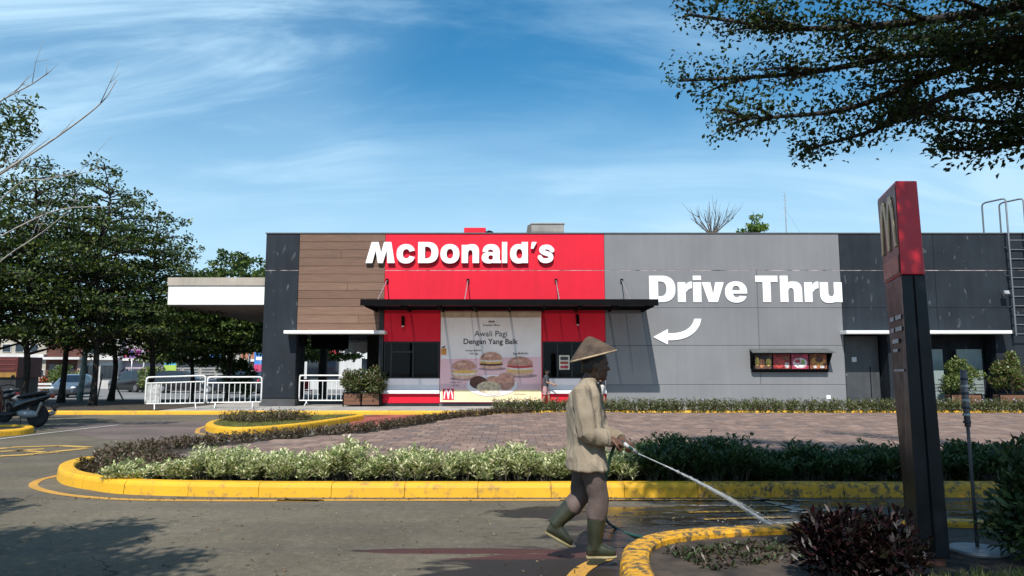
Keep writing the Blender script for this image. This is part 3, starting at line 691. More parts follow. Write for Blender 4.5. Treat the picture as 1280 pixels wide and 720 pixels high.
def loops_mesh(name, loops, depth, sx=1, sy=1, ox=0, oy=0):
    """filled outlines in X/Z facing -Y, extruded by depth"""
    cu = bpy.data.curves.new(name, 'CURVE'); cu.dimensions = '2D'; cu.fill_mode = 'BOTH'; cu.extrude = depth/2
    for lp in loops:
        sp = cu.splines.new('POLY'); sp.points.add(len(lp)-1); sp.use_cyclic_u = True
        for i, (x, y) in enumerate(lp): sp.points[i].co = (x*sx+ox, y*sy+oy, 0, 1)
    o = bpy.data.objects.new('tmp', cu); me = bpy.data.meshes.new_from_object(o); bpy.data.objects.remove(o); bpy.data.curves.remove(cu)
    me.transform(Matrix.Translation((0, -depth/2, 0)) @ Matrix.Rotation(math.pi/2, 4, 'X')); me.name = name; return me
mn = lambda *a: np.minimum.reduce(a); mxx = lambda *a: np.maximum.reduce(a)
def bx(X, Y, x0, y0, x1, y1): return mxx(x0-X, X-x1, y0-Y, Y-y1)
def el(X, Y, cx, cy, rx, ry, p=2.25): return ((np.abs((X-cx)/rx)**p+np.abs((Y-cy)/ry)**p)**(1/p)-1)*min(rx, ry)
def pg(X, Y, pts):                                      # polygon (any), signed by crossing, distance to edges
    ins = np.zeros(X.shape, bool); d = np.full(X.shape, 1e9); n = len(pts)
    for i in range(n):
        (ax, ay), (cx, cy) = pts[i], pts[(i+1) % n]
        tt = np.clip(((X-ax)*(cx-ax)+(Y-ay)*(cy-ay))/((cx-ax)**2+(cy-ay)**2), 0, 1)
        d = np.minimum(d, np.hypot(X-ax-tt*(cx-ax), Y-ay-tt*(cy-ay)))
        if ay != cy: ins ^= ((ay > Y) != (cy > Y)) & (X < (cx-ax)*(Y-ay)/(cy-ay)+ax)
    return np.where(ins, -d, d)
def sk(X, Y, pts, r):
    d = np.full(X.shape, 1e9)
    for (ax, ay), (cx, cy) in zip(pts[:-1], pts[1:]):
        tt = np.clip(((X-ax)*(cx-ax)+(Y-ay)*(cy-ay))/((cx-ax)**2+(cy-ay)**2), 0, 1); d = np.minimum(d, np.hypot(X-ax-tt*(cx-ax), Y-ay-tt*(cy-ay)))
    return d-r
def glyphs(xh):                                          # x-height as share of the cap height; (fn, width)
    h = xh; c = h/2
    s_path = [(p.x, p.y) for p in smooth_path([(0.71, h*0.70, 0), (0.58, h*0.835, 0), (0.40, h*0.865, 0), (0.20, h*0.80, 0), (0.17, h*0.66, 0), (0.32, h*0.555, 0), (0.52, h*0.485, 0), (0.655, h*0.37, 0), (0.61, h*0.20, 0), (0.40, h*0.125, 0), (0.20, h*0.165, 0), (0.08, h*0.31, 0)], 5)]
    g = {}
    g['M'] = (lambda X, Y: pg(X, Y, [(0,0),(.32,0),(.47,.60),(.58,0),(.82,0),(.99,.60),(1.03,0),(1.38,0),(1.20,1),(.86,1),(.72,.46),(.60,1),(.27,1)]), 1.38)
    g['c'] = (lambda X, Y: mxx(el(X, Y, .45, c, .45, c+.02), -el(X, Y, .47, c, .17, c*.50), -pg(X, Y, [(.50, c*.86), (1.2, c*.45), (1.2, c*1.55), (.50, c*1.14)])), .87)
    g['D'] = (lambda X, Y: mxx(mn(bx(X, Y, 0, 0, .45, 1), mxx(el(X, Y, .42, .5, .52, .5, 2.4), .3-X)), -mn(bx(X, Y, .32, .22, .42, .78), mxx(el(X, Y, .40, .5, .22, .28), .38-X))), .94)
    g['o'] = (lambda X, Y: mxx(el(X, Y, .45, c, .45, c+.02), -el(X, Y, .45, c, .155, c*.52)), .90)
    def n_(X, Y, top): return mxx(mn(bx(X, Y, 0, 0, .31, top), mxx(el(X, Y, .50, h*.55, .35, h*.47, 2.6), h*.3-Y), bx(X, Y, .52, 0, .85, h*.58)), -mn(bx(X, Y, .31, -1, .53, h*.50), el(X, Y, .42, h*.50, .11, h*.20)))
    g['n'] = (lambda X, Y: n_(X, Y, h*.98), .85); g['h'] = (lambda X, Y: n_(X, Y, 1.0), .85)
    g['u'] = (lambda X, Y: n_(.85-X, h*.98-Y, h*.98), .85)
    g['a'] = (lambda X, Y: mn(mxx(mn(mxx(el(X, Y, .44, h*.56, .40, h*.46, 2.4), h*.50-Y), bx(X, Y, .52, 0, .84, h*.58)), -mxx(el(X, Y, .41, h*.60, .125, h*.13), X-.52), -bx(X, Y, -1, 0, .30, h*.60)),
                              mxx(el(X, Y, .33, h*.29, .33, h*.31), -el(X, Y, .42, h*.30, .11, h*.12)), bx(X, Y, .60, 0, .90, h*.14)), .90)
    g['l'] = (lambda X, Y: bx(X, Y, 0, 0, .31, 1.0), .31)
    g['d'] = (lambda X, Y: mn(mxx(el(X, Y, .43, c, .43, c+.02), -el(X, Y, .45, c, .145, c*.52)), mxx(bx(X, Y, .56, 0, .87, 1.0), -el(X, Y, .45, c, .145, c*.52))), .87)
    g["'"] = (lambda X, Y: pg(X, Y, [(.0, .68), (.13, .68), (.30, 1.0), (.04, 1.0)]), .30)
    g['s'] = (lambda X, Y: sk(X-.035, Y, s_path, h*.128), .86)
    g['r'] = (lambda X, Y: mn(bx(X, Y, 0, 0, .32, h*.98), mxx(el(X, Y, .60, h*.40, .38, h*.62), -el(X, Y, .66, h*.30, .34, h*.40), X-.58, h*.5-Y)), .58)
    g['i'] = (lambda X, Y: mn(bx(X, Y, 0, 0, .32, h*.98), bx(X, Y, 0, .83, .32, 1.0)), .32)
    g['v'] = (lambda X, Y: pg(X, Y, [(.25, 0), (.60, 0), (.85, h*.98), (.52, h*.98), (.43, h*.38), (.33, h*.98), (0, h*.98)]), .85)
    g['e'] = (lambda X, Y: mn(mxx(el(X, Y, .43, c, .43, c+.02), -mxx(el(X, Y, .43, c*1.12, .15, c*.50), h*.58-Y), -mxx(el(X, Y, .45, c*.98, .15, c*.50), Y-h*.42), -pg(X, Y, [(.45, h*.42), (1.2, h*.42), (1.2, h*.24), (.50, h*.32)]))), .85)
    g['T'] = (lambda X, Y: mn(bx(X, Y, 0, .76, .90, 1.0), bx(X, Y, .29, 0, .61, .9)), .90)
    return g
M['sign_white'] = pm('sign_white', (0.86, 0.86, 0.86), 0.4, 0.02, 2)
M['sign_side'] = pm('sign_return', (0.03, 0.03, 0.03), 0.5)
# big standing letters
def word(parent, spec, gl, z0, cap, py_mid, y, depth, mat, xscale):
    for ch, a, b in spec:
        fn, wd = gl[ch]; lp = contour(fn, -0.12, wd+0.12, -0.08, 1.08)
        x0, x1 = FX(xscale(a), py_mid), FX(xscale(b), py_mid)
        me = loops_mesh('letter', lp, depth, (x1-x0)/wd, cap, 0, 0)
        o = link_mesh('letter', me, mat, parent); o.location = (x0, y, z0)
sg = thing('restaurant_sign', 'raised white letters of the restaurant name across wood and red wall', 'sign', (FX(575, 317), D, FZ(331)))
def in_parent(p):
    for c in p.children: c.location = Vector(c.location)-Vector(p.location)
zc0, zc1 = FZ(329.4), FZ(303.2)
word(sg, [('M', 82, 248), ('c', 258, 360), ('D', 380, 495), ('o', 507, 615), ('n', 628, 727), ('a', 742, 852), ('l', 857, 887), ('d', 903, 1005), ("'", 1022, 1055), ('s', 1060, 1155)],
     glyphs(0.88), zc0, zc1-zc0, 316, D-0.045, 0.085, M['sign_white'], lambda v: 440+v/4.571)
in_parent(sg)
for px in (480, 530, 580, 620, 660): MB().box(FX(px, 320)-0.02-sg.location.x, -0.044, 0.25, FX(px, 320)+0.02-sg.location.x, -0.001, 0.30).build('stand_off', M['black'], sg)
s2 = thing('wall_lettering', 'flat white words Drive Thru on the grey wall', 'sign', (FX(930, 362), D, FZ(378)))
zd0, zd1 = FZ(377.7), FZ(344.7)
word(s2, [('D', 98, 247), ('r', 260, 342), ('i', 348, 395), ('v', 398, 525), ('e', 530, 655), ('T', 705, 832), ('h', 845, 970), ('r', 983, 1065), ('u', 1072, 1198)],
     glyphs(0.765), zd0, zd1-zd0, 362, D-0.014, 0.012, M['sign_white'], lambda v: 790+v/4.571)
in_parent(s2)
# curved arrow below
def arrow_fn(X, Y):
    cur = [(p.x, p.y) for p in smooth_path([(375, 312, 0), (365, 345, 0), (340, 378, 0), (300, 402, 0), (250, 414, 0), (195, 416, 0)], 6)]
    return mn(mxx(sk(X, -Y, cur, 20), 313+Y), pg(X, -Y, [(120, 417), (205, 371), (205, 461)]))
al = contour(arrow_fn, 110, 400, -470, -300, 4)
ao = thing('arrow_sign', 'white curved arrow painted below the words, pointing left', 'arrow', (FX(845, 412), D, FZ(412)))
sx = FX(791, 410)-FX(790, 410)
pts2 = [[(FX(790+x/4.571, 330-y/4.571), FZ(330-y/4.571)) for x, y in lp] for lp in al]
me = loops_mesh('arrow', pts2, 0.012); o = link_mesh('arrow', me, M['sign_white'], ao); o.location = Vector((0, D-0.014, 0))-Vector(ao.location)
# ================================================================= poster
def flat(name, loops, y, mat, parent, th=0.0025):
    """flat print: outlines given in photo pixels on the facade, y = its front"""
    me = loops_mesh(name, [[(FX(a, b), FZ(b)) for a, b in lp] for lp in loops], th)
    o = link_mesh(name, me, mat, parent); o.location = Vector((0, y, 0))-Vector(parent.location); return o
def oval(cx, cy, rx, ry, n=24, a0=0, a1=360):
    return [(cx+rx*math.cos(R(a0+(a1-a0)*k/n)), cy-ry*math.sin(R(a0+(a1-a0)*k/n))) for k in range(n if a1-a0 == 360 else n+1)]
def rect(x0, y0, x1, y1): return [(x0, y0), (x1, y0), (x1, y1), (x0, y1)]
def text_mesh(body, size, offset=0.0, align='CENTER'):
    cu = bpy.data.curves.new('t', 'FONT'); cu.body = body; cu.size = size; cu.offset = offset; cu.align_x = align; cu.resolution_u = 4
    o = bpy.data.objects.new('t', cu); me = bpy.data.meshes.new_from_object(o); bpy.data.objects.remove(o); bpy.data.curves.remove(cu)
    me.transform(Matrix.Rotation(math.pi/2, 4, 'X')); return me
def text(name, body, px, py, width_px, mat, parent, y, bold=0.0, z=None):
    me = text_mesh(body, 1.0, bold); xs = [v.co.x for v in me.vertices]; w = max(xs)-min(xs); cx = (max(xs)+min(xs))/2
    W = FX(px+width_px/2, py)-FX(px-width_px/2, py); s = W/w
    me.transform(Matrix.Diagonal((s, 1, s, 1)) @ Matrix.Translation((-cx, 0, 0))); me.name = name
    o = link_mesh(name, me, mat, parent); o['kind'] = 'stuff'; o.location = Vector((FX(px, py), y, FZ(py)))-Vector(parent.location); return o
def flatm(name, c, var=0.1, scale=8, rough=0.55): return pm(name, c, rough, var, scale)
po = thing('poster', 'large banner with breakfast burgers and words Awali Pagi Dengan Yang Baik', 'poster', (FX(613, 448), D, FZ(502)))
PY = D-0.03
m_white = pm('banner_white', (0.80, 0.76, 0.75), 0.5, 0.08, 0.9); m_pink = pm('banner_pink', (0.78, 0.52, 0.55), 0.5, 0.12, 0.7, col2=(0.66, 0.40, 0.43)); m_cream = pm('banner_cream', (0.86, 0.70, 0.42), 0.5, 0.06, 1.0)
o = MB().box(FX(550.7, 450), PY, FZ(502.5), FX(676.5, 450), D-0.002, FZ(389)).build('banner', m_white, po); o.location = -Vector(po.location)
flat('banner_tan', [rect(551, 389.5, 676, 397)], PY-0.001, pm('banner_tan', (0.45, 0.33, 0.22), 0.5), po)
flat('banner_ground', [[(551, 449), (676, 446), (676, 487), (551, 487)]], PY-0.001, m_pink, po)
flat('banner_strip', [rect(551, 487, 676, 502)], PY-0.001, m_cream, po)
ink = flatm('banner_ink', (0.03, 0.025, 0.022)); soft = flatm('banner_soft_ink', (0.16, 0.12, 0.11))
text('print_text', 'Awali Pagi', 613.5, 420.5, 41, ink, po, PY-0.006, 0.002)
text('print_text', 'Dengan Yang Baik', 613.5, 430, 68, ink, po, PY-0.006, 0.018)
text('print_text', 'Breakfast Menu', 614.5, 407.5, 21, soft, po, PY-0.006, 0.01)
flat('print_mark', [oval(612.5, 403, 2, 2.2, 10, 0, 180)+[(610.5, 403)], oval(616.5, 403, 2, 2.2, 10, 0, 180)+[(614.5, 403)]], PY-0.004, soft, po)
for t_, px, py, w in (('Sausage McMuffin', 592, 439, 20), ('with Egg', 592, 443, 11), ('Egg McMuffin', 651, 443, 19), ('Sausage Muffin', 570, 478.5, 15), ('with Egg', 569, 482.5, 9), ('Big Breakfast', 650, 493.5, 14)): text('print_text', t_, px, py, w, soft, po, PY-0.006, 0.01)
m_bun = flatm('print_bun', (0.52, 0.27, 0.20), 0.22, 7); m_bun2 = flatm('print_bun_light', (0.64, 0.40, 0.30), 0.15, 9); m_pat = flatm('print_patty', (0.10, 0.035, 0.022), 0.3, 14); m_chs = flatm('print_cheese', (0.70, 0.42, 0.12), 0.15, 8)
m_egg = flatm('print_egg', (0.70, 0.62, 0.52), 0.1, 9); m_red = flatm('print_tomato', (0.50, 0.04, 0.05), 0.2, 9); m_plate = flatm('print_plate', (0.78, 0.72, 0.72), 0.05, 6); m_sh = flatm('print_grey', (0.34, 0.22, 0.23), 0.1, 5)
def burger(cx, cy, w, fill):
    h = w*0.5; y = PY-0.004
    flat('print_shadow', [oval(cx+w*.05, cy+h*.86, w*.62, h*.16)], y, m_sh, po)
    flat('print_bun', [oval(cx, cy+h*.55, w*.5, h*.33)], y-0.003, m_bun2, po)
    for k, mm in enumerate(fill): flat('print_filling', [oval(cx, cy+h*(.45-.17*k), w*(.53-.01*k), h*.15)], y-0.006-0.003*k, mm, po)
    dome = oval(cx, cy-h*.02, w*.49, h*.62, 20, 0, 180)+oval(cx, cy-h*.02, w*.49, h*.12, 12, 180, 360)[1:-1]
    flat('print_bun', [dome], y-0.018, m_bun, po); flat('print_highlight', [oval(cx-w*.1, cy-h*.30, w*.20, h*.12)], y-0.021, m_bun2, po)
burger(580, 460, 31, [m_egg, m_chs]); burger(614, 449, 28, [m_pat, m_chs, m_egg]); burger(650, 456, 32, [m_chs, m_egg, m_red])
flat('print_plate', [oval(615, 482, 32, 13.5)], PY-0.016, m_plate, po)
flat('print_food', [oval(632, 477, 11.5, 11)], PY-0.022, m_bun, po); flat('print_food', [oval(598, 478, 11, 8)], PY-0.022, m_pat, po); flat('print_food', [oval(617, 475, 10, 5)], PY-0.019, m_bun, po)
flat('print_food', [oval(611, 484, 15, 7.5)], PY-0.025, flatm('print_scrambled_egg', (0.66, 0.52, 0.34), 0.25, 11), po); flat('print_food', [oval(617, 491, 9, 3)], PY-0.028, m_egg, po)
def arches(X, Y):                                       # the double-arch emblem, unit square
    f = lambda cx, lo: sk(X, Y, [(cx+.205*t, .88*(1-abs(t)**2.4)+.05) for t in [-1+k/10 for k in range(21)]], .055)
    return mxx(mn(f(.295, 0), f(.705, 0)), .05-Y)
ar = contour(arches, 0, 1, 0, 1, 0.02)
flat('emblem_field', [rect(553.5, 486, 567.5, 500)], PY-0.005, flatm('emblem_red', (0.62, 0.015, 0.04), 0.05), po)
flat('emblem', [[(554+x*13, 499.2-y*12.5) for x, y in lp] for lp in ar], PY-0.008, M['sign_white'], po)
flat('sticker', [rect(551.5, 435.5, 558, 443.5)], PY-0.005, flatm('sticker_orange', (0.62, 0.26, 0.04), 0.2), po); flat('sticker_mark', [[(552, 434), (557, 432), (556, 434.5), (553, 435)]], PY-0.005, ink, po)

# ================================================================= menu board
mb = thing('menu_board', 'black wall menu board with four food pictures under a small hood', 'menu board', (FX(986, 455), D, FZ(464)))
mloc = -Vector(mb.location)
def mpart(mbd, name, mat, parent=mb, **k):
    o = mbd.build(name, mat, parent, **k); o.location = mloc if parent is mb else (0, 0, 0); return o
x0, x1, z0, z1 = FX(939, 453), FX(1033, 453), FZ(463), FZ(441)
mpart(MB().box(x0, D-0.20, z0, x1, D-0.002, z1), 'case', M['black'], bevel=0.01)
mpart(MB().add([(x0-0.12, D-0.55, z1+0.01), (x1+0.12, D-0.55, z1+0.01), (x1+0.05, D-0.002, z1+0.16), (x0-0.05, D-0.002, z1+0.16), (x0-0.12, D-0.55, z1-0.02), (x1+0.12, D-0.55, z1-0.02), (x1+0.05, D-0.002, z1+0.12), (x0-0.05, D-0.002, z1+0.12)],
      [(0,1,2,3),(7,6,5,4),(0,4,5,1),(1,5,6,2),(2,6,7,3),(3,7,4,0)]), 'hood', pm('hood_grey', (0.09, 0.09, 0.09), 0.5))
for xx in (x0-0.03, x1+0.03): mpart(MB().add([(xx-0.012, D-0.5, z1), (xx-0.012, D-0.01, z1+0.1), (xx-0.012, D-0.01, z0+0.05), (xx+0.012, D-0.5, z1), (xx+0.012, D-0.01, z1+0.1), (xx+0.012, D-0.01, z0+0.05)], [(0,1,2),(5,4,3),(0,3,4,1),(1,4,5,2),(2,5,3,0)]), 'hood_side', M['black'])
pics = [((0.10, 0.05, 0.03), (0.55, 0.22, 0.10), (0.62, 0.45, 0.10)), ((0.35, 0.03, 0.03), (0.50, 0.06, 0.05), (0.55, 0.50, 0.48)), ((0.45, 0.05, 0.10), (0.75, 0.55, 0.55), (0.75, 0.70, 0.68)), ((0.30, 0.08, 0.03), (0.60, 0.28, 0.06), (0.20, 0.05, 0.03))]
for k in range(4):
    a = x0+0.05+(x1-x0-0.1)*k/4+0.025; b = x0+0.05+(x1-x0-0.1)*(k+1)/4-0.025; y = D-0.205; w = b-a; h = z1-z0-0.12; zb0 = z0+0.06
    pn = mpart(MB().box(a, y, zb0, b, D-0.201, zb0+h), 'menu_picture', flatm('menu_base_%d' % k, pics[k][0], 0.5, 6))
    def blob(name, c, cx, cz, rx, rz, dy):
        pts = [(a+w*(cx+rx*math.cos(t)), zb0+h*(cz+rz*math.sin(t))) for t in [2*math.pi*q/18 for q in range(18)]]
        o = link_mesh(name, loops_mesh(name, [pts], 0.003), flatm('menu_print', c, 0.35, 12), pn); o.location = (0, y-dy, 0)
    if k == 0:
        blob('drink_print', pics[k][1], .40, .40, .16, .34, .001); blob('drink_print', pics[k][2], .14, .5, .12, .30, .001); blob('drink_print', pics[k][2], .80, .45, .15, .28, .001); blob('cup_top_print', (0.03, 0.02, 0.02), .55, .75, .3, .10, .005)
    elif k == 1:
        blob('food_print', pics[k][1], .38, .42, .32, .36, .001); blob('cup_print', pics[k][2], .80, .25, .14, .22, .001); blob('bun_print', (0.22, 0.08, 0.04), .75, .75, .22, .18, .001)
    elif k == 2:
        blob('bowl_print', pics[k][2], .5, .4, .42, .36, .001); blob('food_print', pics[k][1], .42, .5, .30, .24, .005); blob('sauce_print', (0.55, 0.05, 0.08), .35, .52, .16, .12, .009); blob('leaf_print', (0.25, 0.4, 0.08), .68, .45, .10, .16, .009)
    else:
        blob('plate_print', pics[k][1], .5, .5, .44, .28, .001); blob('food_print', (0.10, 0.03, 0.02), .55, .62, .24, .18, .005); blob('price_print', (0.6, 0.58, 0.55), .30, .13, .12, .09, .001); blob('price_print', (0.6, 0.58, 0.55), .72, .13, .14, .09, .001)
mpart(MB().box(x0-0.02, D-0.12, z0-0.06, x1+0.02, D-0.003, z0-0.002), 'base_rail', M['black'])

# ================================================================= roof things
def roof_z(px, py, d): return P(px, py, d)
a = P(580, 284.5, 29.5); b = P(607, 293, 29.5)
t = thing('roof_vent', 'red box vent on the roof with a black cap', 'vent', ((a.x+b.x)/2, 29.5, ZT-0.7))
MB().box(-(b.x-a.x)/2, 0, 0, (b.x-a.x)/2, 0.8, a.z-ZT+0.7).build('vent_box', M['red'], t, bevel=0.015)
hv = a.z-ZT+0.7
MB().lathe([(0.10, 0), (0.10, hv*.75), (0.2, hv*.76), (0.22, hv*.82), (0.15, hv*.93), (0.02, hv*.97)], 16, ((b.x-a.x)/2+0.14, 0.4, 0)).build('vent_cap', M['black'], t, smooth='auto')
MB().box((b.x-a.x)/2+0.55, 0.2, 0, (b.x-a.x)/2+0.85, 0.5, hv*.82).build('pipe_box', M['black'], t)
a = P(661, 280, 30.5); b = P(705, 292, 30.5); w = b.x-a.x
t = thing('air_duct_box', 'grey metal ventilation box standing on the roof', 'vent', ((a.x+b.x)/2, 30.5, ZT-0.7)); hh = a.z-ZT+0.7
mduct = pm('duct_metal', (0.27, 0.255, 0.235), 0.55, 0.12, 2, streak=0.12)
MB().box(-w/2+0.1, 0, 0, w/2, 1.4, hh).build('duct', mduct, t)
MB().add([(-w/2+0.1, 0, 0.4), (-w/2+0.1, 1.4, 0.4), (-w/2+0.1, 1.4, hh), (-w/2+0.1, 0, hh), (-w/2-0.25, 0, 0.4), (-w/2-0.25, 1.4, 0.4), (-w/2-0.05, 1.4, hh-0.05), (-w/2-0.05, 0, hh-0.05)], [(0,4,7,3),(4,5,6,7),(5,1,2,6),(3,7,6,2),(0,1,5,4)]).build('hood', pm('duct_dark', (0.10, 0.095, 0.09), 0.6), t)
for z in (hh*0.62, hh*0.8): MB().box(-w/2+0.1, -0.012, z, w/2, -0.001, z+0.025).build('seam', mduct, t)
MB().box(-w/2+0.08, -0.03, hh-0.005, w/2+0.03, 1.42, hh+0.04).build('lid', mduct, t)
base = P(983, 292, 33); top = P(983, 240, 33)
t = thing('antenna_mast', 'thin antenna mast with wire stays above the grey roof', 'antenna', (base.x, 33, ZT-0.7)); hh = top.z-ZT+0.7
MB().tube([(0, 0, 0), (0, 0, hh*0.7), (0, 0, hh)], [0.03, 0.025, 0.012], 8).build('mast', M['steel'], t)
for z in (hh*0.8, hh*0.9, hh*0.95): MB().tube([(-0.10, 0, z), (0.10, 0, z)], 0.01, 6).build('cross_arm', M['steel'], t)
for sx_ in (-1.4, 1.5): MB().tube([(sx_, 0, 0.3), (0, 0, hh*0.78)], 0.006, 5).build('stay', M['steel'], t)
# roof ladder
lx0, lx1 = FX(1258.5, 350), FX(1280, 350)+0.02
t = thing('roof_ladder', 'dark steel ladder with hooped handrails fixed to the charcoal wall', 'ladder', ((lx0+lx1)/2, D-0.28, FZ(420)))
L0 = Vector(t.location); zb_ = FZ(420)-L0.z; zt_ = FZ(250)-L0.z; w = lx1-lx0; mlad = pm('ladder_steel', (0.16, 0.17, 0.19), 0.5, 0.1, 5, metal=0.4)
for s in (-1, 1):
    x = s*w/2
    path = [(x, 0, zb_), (x, 0, zt_-0.10), (x, 0.04, zt_-0.02), (x, 0.14, zt_), (x, 0.72, zt_-0.0), (x, 0.82, zt_-0.04), (x, 0.85, zt_-0.12), (x, 0.85, ZT-0.9-L0.z)]
    if s < 0: path = [(p[0]-(0.36*min(1, max(0, p[1])/0.85) if p[1] > 0 else 0), p[1], p[2]) for p in path]
    else: path = [(p[0]-(0.36*min(1, max(0, p[1])/0.85) if p[1] > 0 else 0), p[1], p[2]) for p in path]
    MB().tube(path, 0.032, 8).build('rail', mlad, t, smooth='auto')
    for py in (310, 345, 384, 416): MB().tube([(x, 0, FZ(py)-L0.z), (x, 0.28, FZ(py)-L0.z)], 0.02, 6).build('wall_bracket', mlad, t)
for k in range(11):
    z = FZ(418-k*11.6)-L0.z; MB().tube([(-w/2, 0, z), (w/2, 0, z)], 0.02, 8).build('rung', mlad, t)
t = thing('wall_floodlight', 'small floodlight on the charcoal wall beside the ladder', 'lamp', (FX(1252, 367), D, FZ(367)))
MB().obox((0, -0.25, 0), (0.2, 0.12, 0.14), Matrix.Rotation(R(-25), 3, 'X')).build('lamp_head', M['steel'], t); MB().tube([(0, 0, 0), (0, -0.2, 0)], 0.02, 6).build('arm', M['black'], t)

# ================================================================= crowd barriers
M['barrier'] = pm('white_barrier_paint', (0.78, 0.78, 0.76), 0.45, 0.10, 3, fine=0.06)
def barrier(A, B, label, h=1.08, bars=11, slope=0.0, extra=0):
    A, B = Vector(A), Vector(B); L_ = (B-A).length; ang = math.atan2(B.y-A.y, B.x-A.x)
    t = thing('crowd_barrier', label, 'barrier', A, ang, 'white crowd barriers')
    r = 0.022; z0 = 0.20; h2 = h+slope
    MB().tube(smooth_path([(0, 0, z0), (0, 0, h-0.12), (0.035, 0, h-0.035), (0.12, 0, h), (L_/2, 0, (h+h2)/2), (L_-0.12, 0, h2), (L_-0.035, 0, h2-0.035), (L_, 0, h2-0.12), (L_, 0, z0)], 5), r*1.25, 8).build('frame', M['barrier'], t, smooth=True)
    MB().tube([(0, 0, z0), (L_, 0, z0)], r, 8).build('bottom_rail', M['barrier'], t); MB().tube([(0, 0, h-0.20), (L_, 0, h2-0.20)], r, 8).build('top_rail', M['barrier'], t)
    for k in range(bars):
        x = L_*(k+1)/(bars+1); MB().tube([(x, 0, z0), (x, 0, h-0.20+slope*x/L_)], 0.013, 6).build('bar', M['barrier'], t)
    for x in (0.28, L_-0.28):
        MB().tube([(x, -0.28, 0.015), (x, -0.22, 0.05), (x, -0.06, 0.10), (x, 0, z0), (x, 0.06, 0.10), (x, 0.28, 0.015)], 0.018, 6).build('foot', M['barrier'], t)
    if extra: MB().box(0.03, -0.004, z0+0.03, 0.42, 0.004, h-0.23).build('plate', pm('worn_white_plate', (0.58, 0.58, 0.56), 0.6, 0.5, 9, col2=(0.25, 0.25, 0.24)), t)
    return t
def ap(px, py): return G(px, py, 0.12)
barrier(ap(181, 512.5), ap(255, 511), 'white barrier nearest the road end, with a worn plate', bars=11, extra=1, slope=0.05)
barrier(ap(258, 510.5), ap(326, 509.6), 'white barrier between the first barrier and the charcoal pier', bars=9)
b0 = P(374, 480, D+0.25).x; b1 = P(431, 480, D+0.25).x
barrier((b0, D+0.30, 0.12), (b1+0.9, D+0.30, 0.12), 'white barrier across the open terrace, behind a planter', h=1.13, bars=14)
# ================================================================= foliage builders
M['leaf'] = leaf_mat('tree_leaf', 0.30, 0.5, 0.35); M['hedge_leaf'] = leaf_mat('hedge_leaf', 0.28, 0.42, 0.45); M['needle'] = leaf_mat('grass_blade', 0.3, 0.7, 0.2)
M['bark'] = pm('bark', (0.085, 0.068, 0.052), 0.95, 0.3, 6, 0.8, 25, fine=0.25)
M['bark_dark'] = pm('dark_bark', (0.035, 0.028, 0.022), 0.95, 0.3, 6, 0.8, 25, fine=0.25)
M['bark_pale'] = pm('pale_dead_bark', (0.36, 0.34, 0.31), 0.9, 0.2, 6, 0.5, 30)
GREENS = [(0.042, 0.070, 0.015), (0.070, 0.100, 0.020), (0.024, 0.044, 0.013), (0.135, 0.155, 0.032)]
def spray(rng, path, width, thick, n, droop=0.12):
    """leaf points in a flat layered spray along a branch path (list of Vectors)"""
    pts = np.array([tuple(p) for p in path]); seg = np.linalg.norm(np.diff(pts, axis=0), axis=1); cum = np.concatenate([[0], np.cumsum(seg)])
    t = rng.random(n)**0.8*cum[-1]; i = np.clip(np.searchsorted(cum, t)-1, 0, len(seg)-1); f = ((t-cum[i])/seg[i])[:, None]
    p = pts[i]*(1-f)+pts[i+1]*f; d = (pts[i+1]-pts[i])/seg[i][:, None]
    side = np.stack([-d[:, 1], d[:, 0], np.zeros(n)], 1); side /= np.maximum(np.linalg.norm(side, axis=1, keepdims=True), 1e-6)
    u = t/cum[-1]; w = width*(0.35+0.9*np.sin(np.pi*np.clip(0.12+0.80*u, 0, 1)))
    # twig structure: leaves gather on side twigs
    twig = np.round(u*22)/22+rng.normal(0, 0.008, n); s = rng.uniform(-1, 1, n); s = np.sign(s)*np.abs(s)**0.8
    back = np.abs(s)*width*0.55
    q = p+side*(s*w)[:, None]+d*(back*0.9)[:, None]
    q[:, 2] += rng.normal(0, thick, n)+np.abs(s)*thick*0.8-droop*(s*w)**2
    q += rng.normal(0, 0.03, (n, 3))
    return q, d
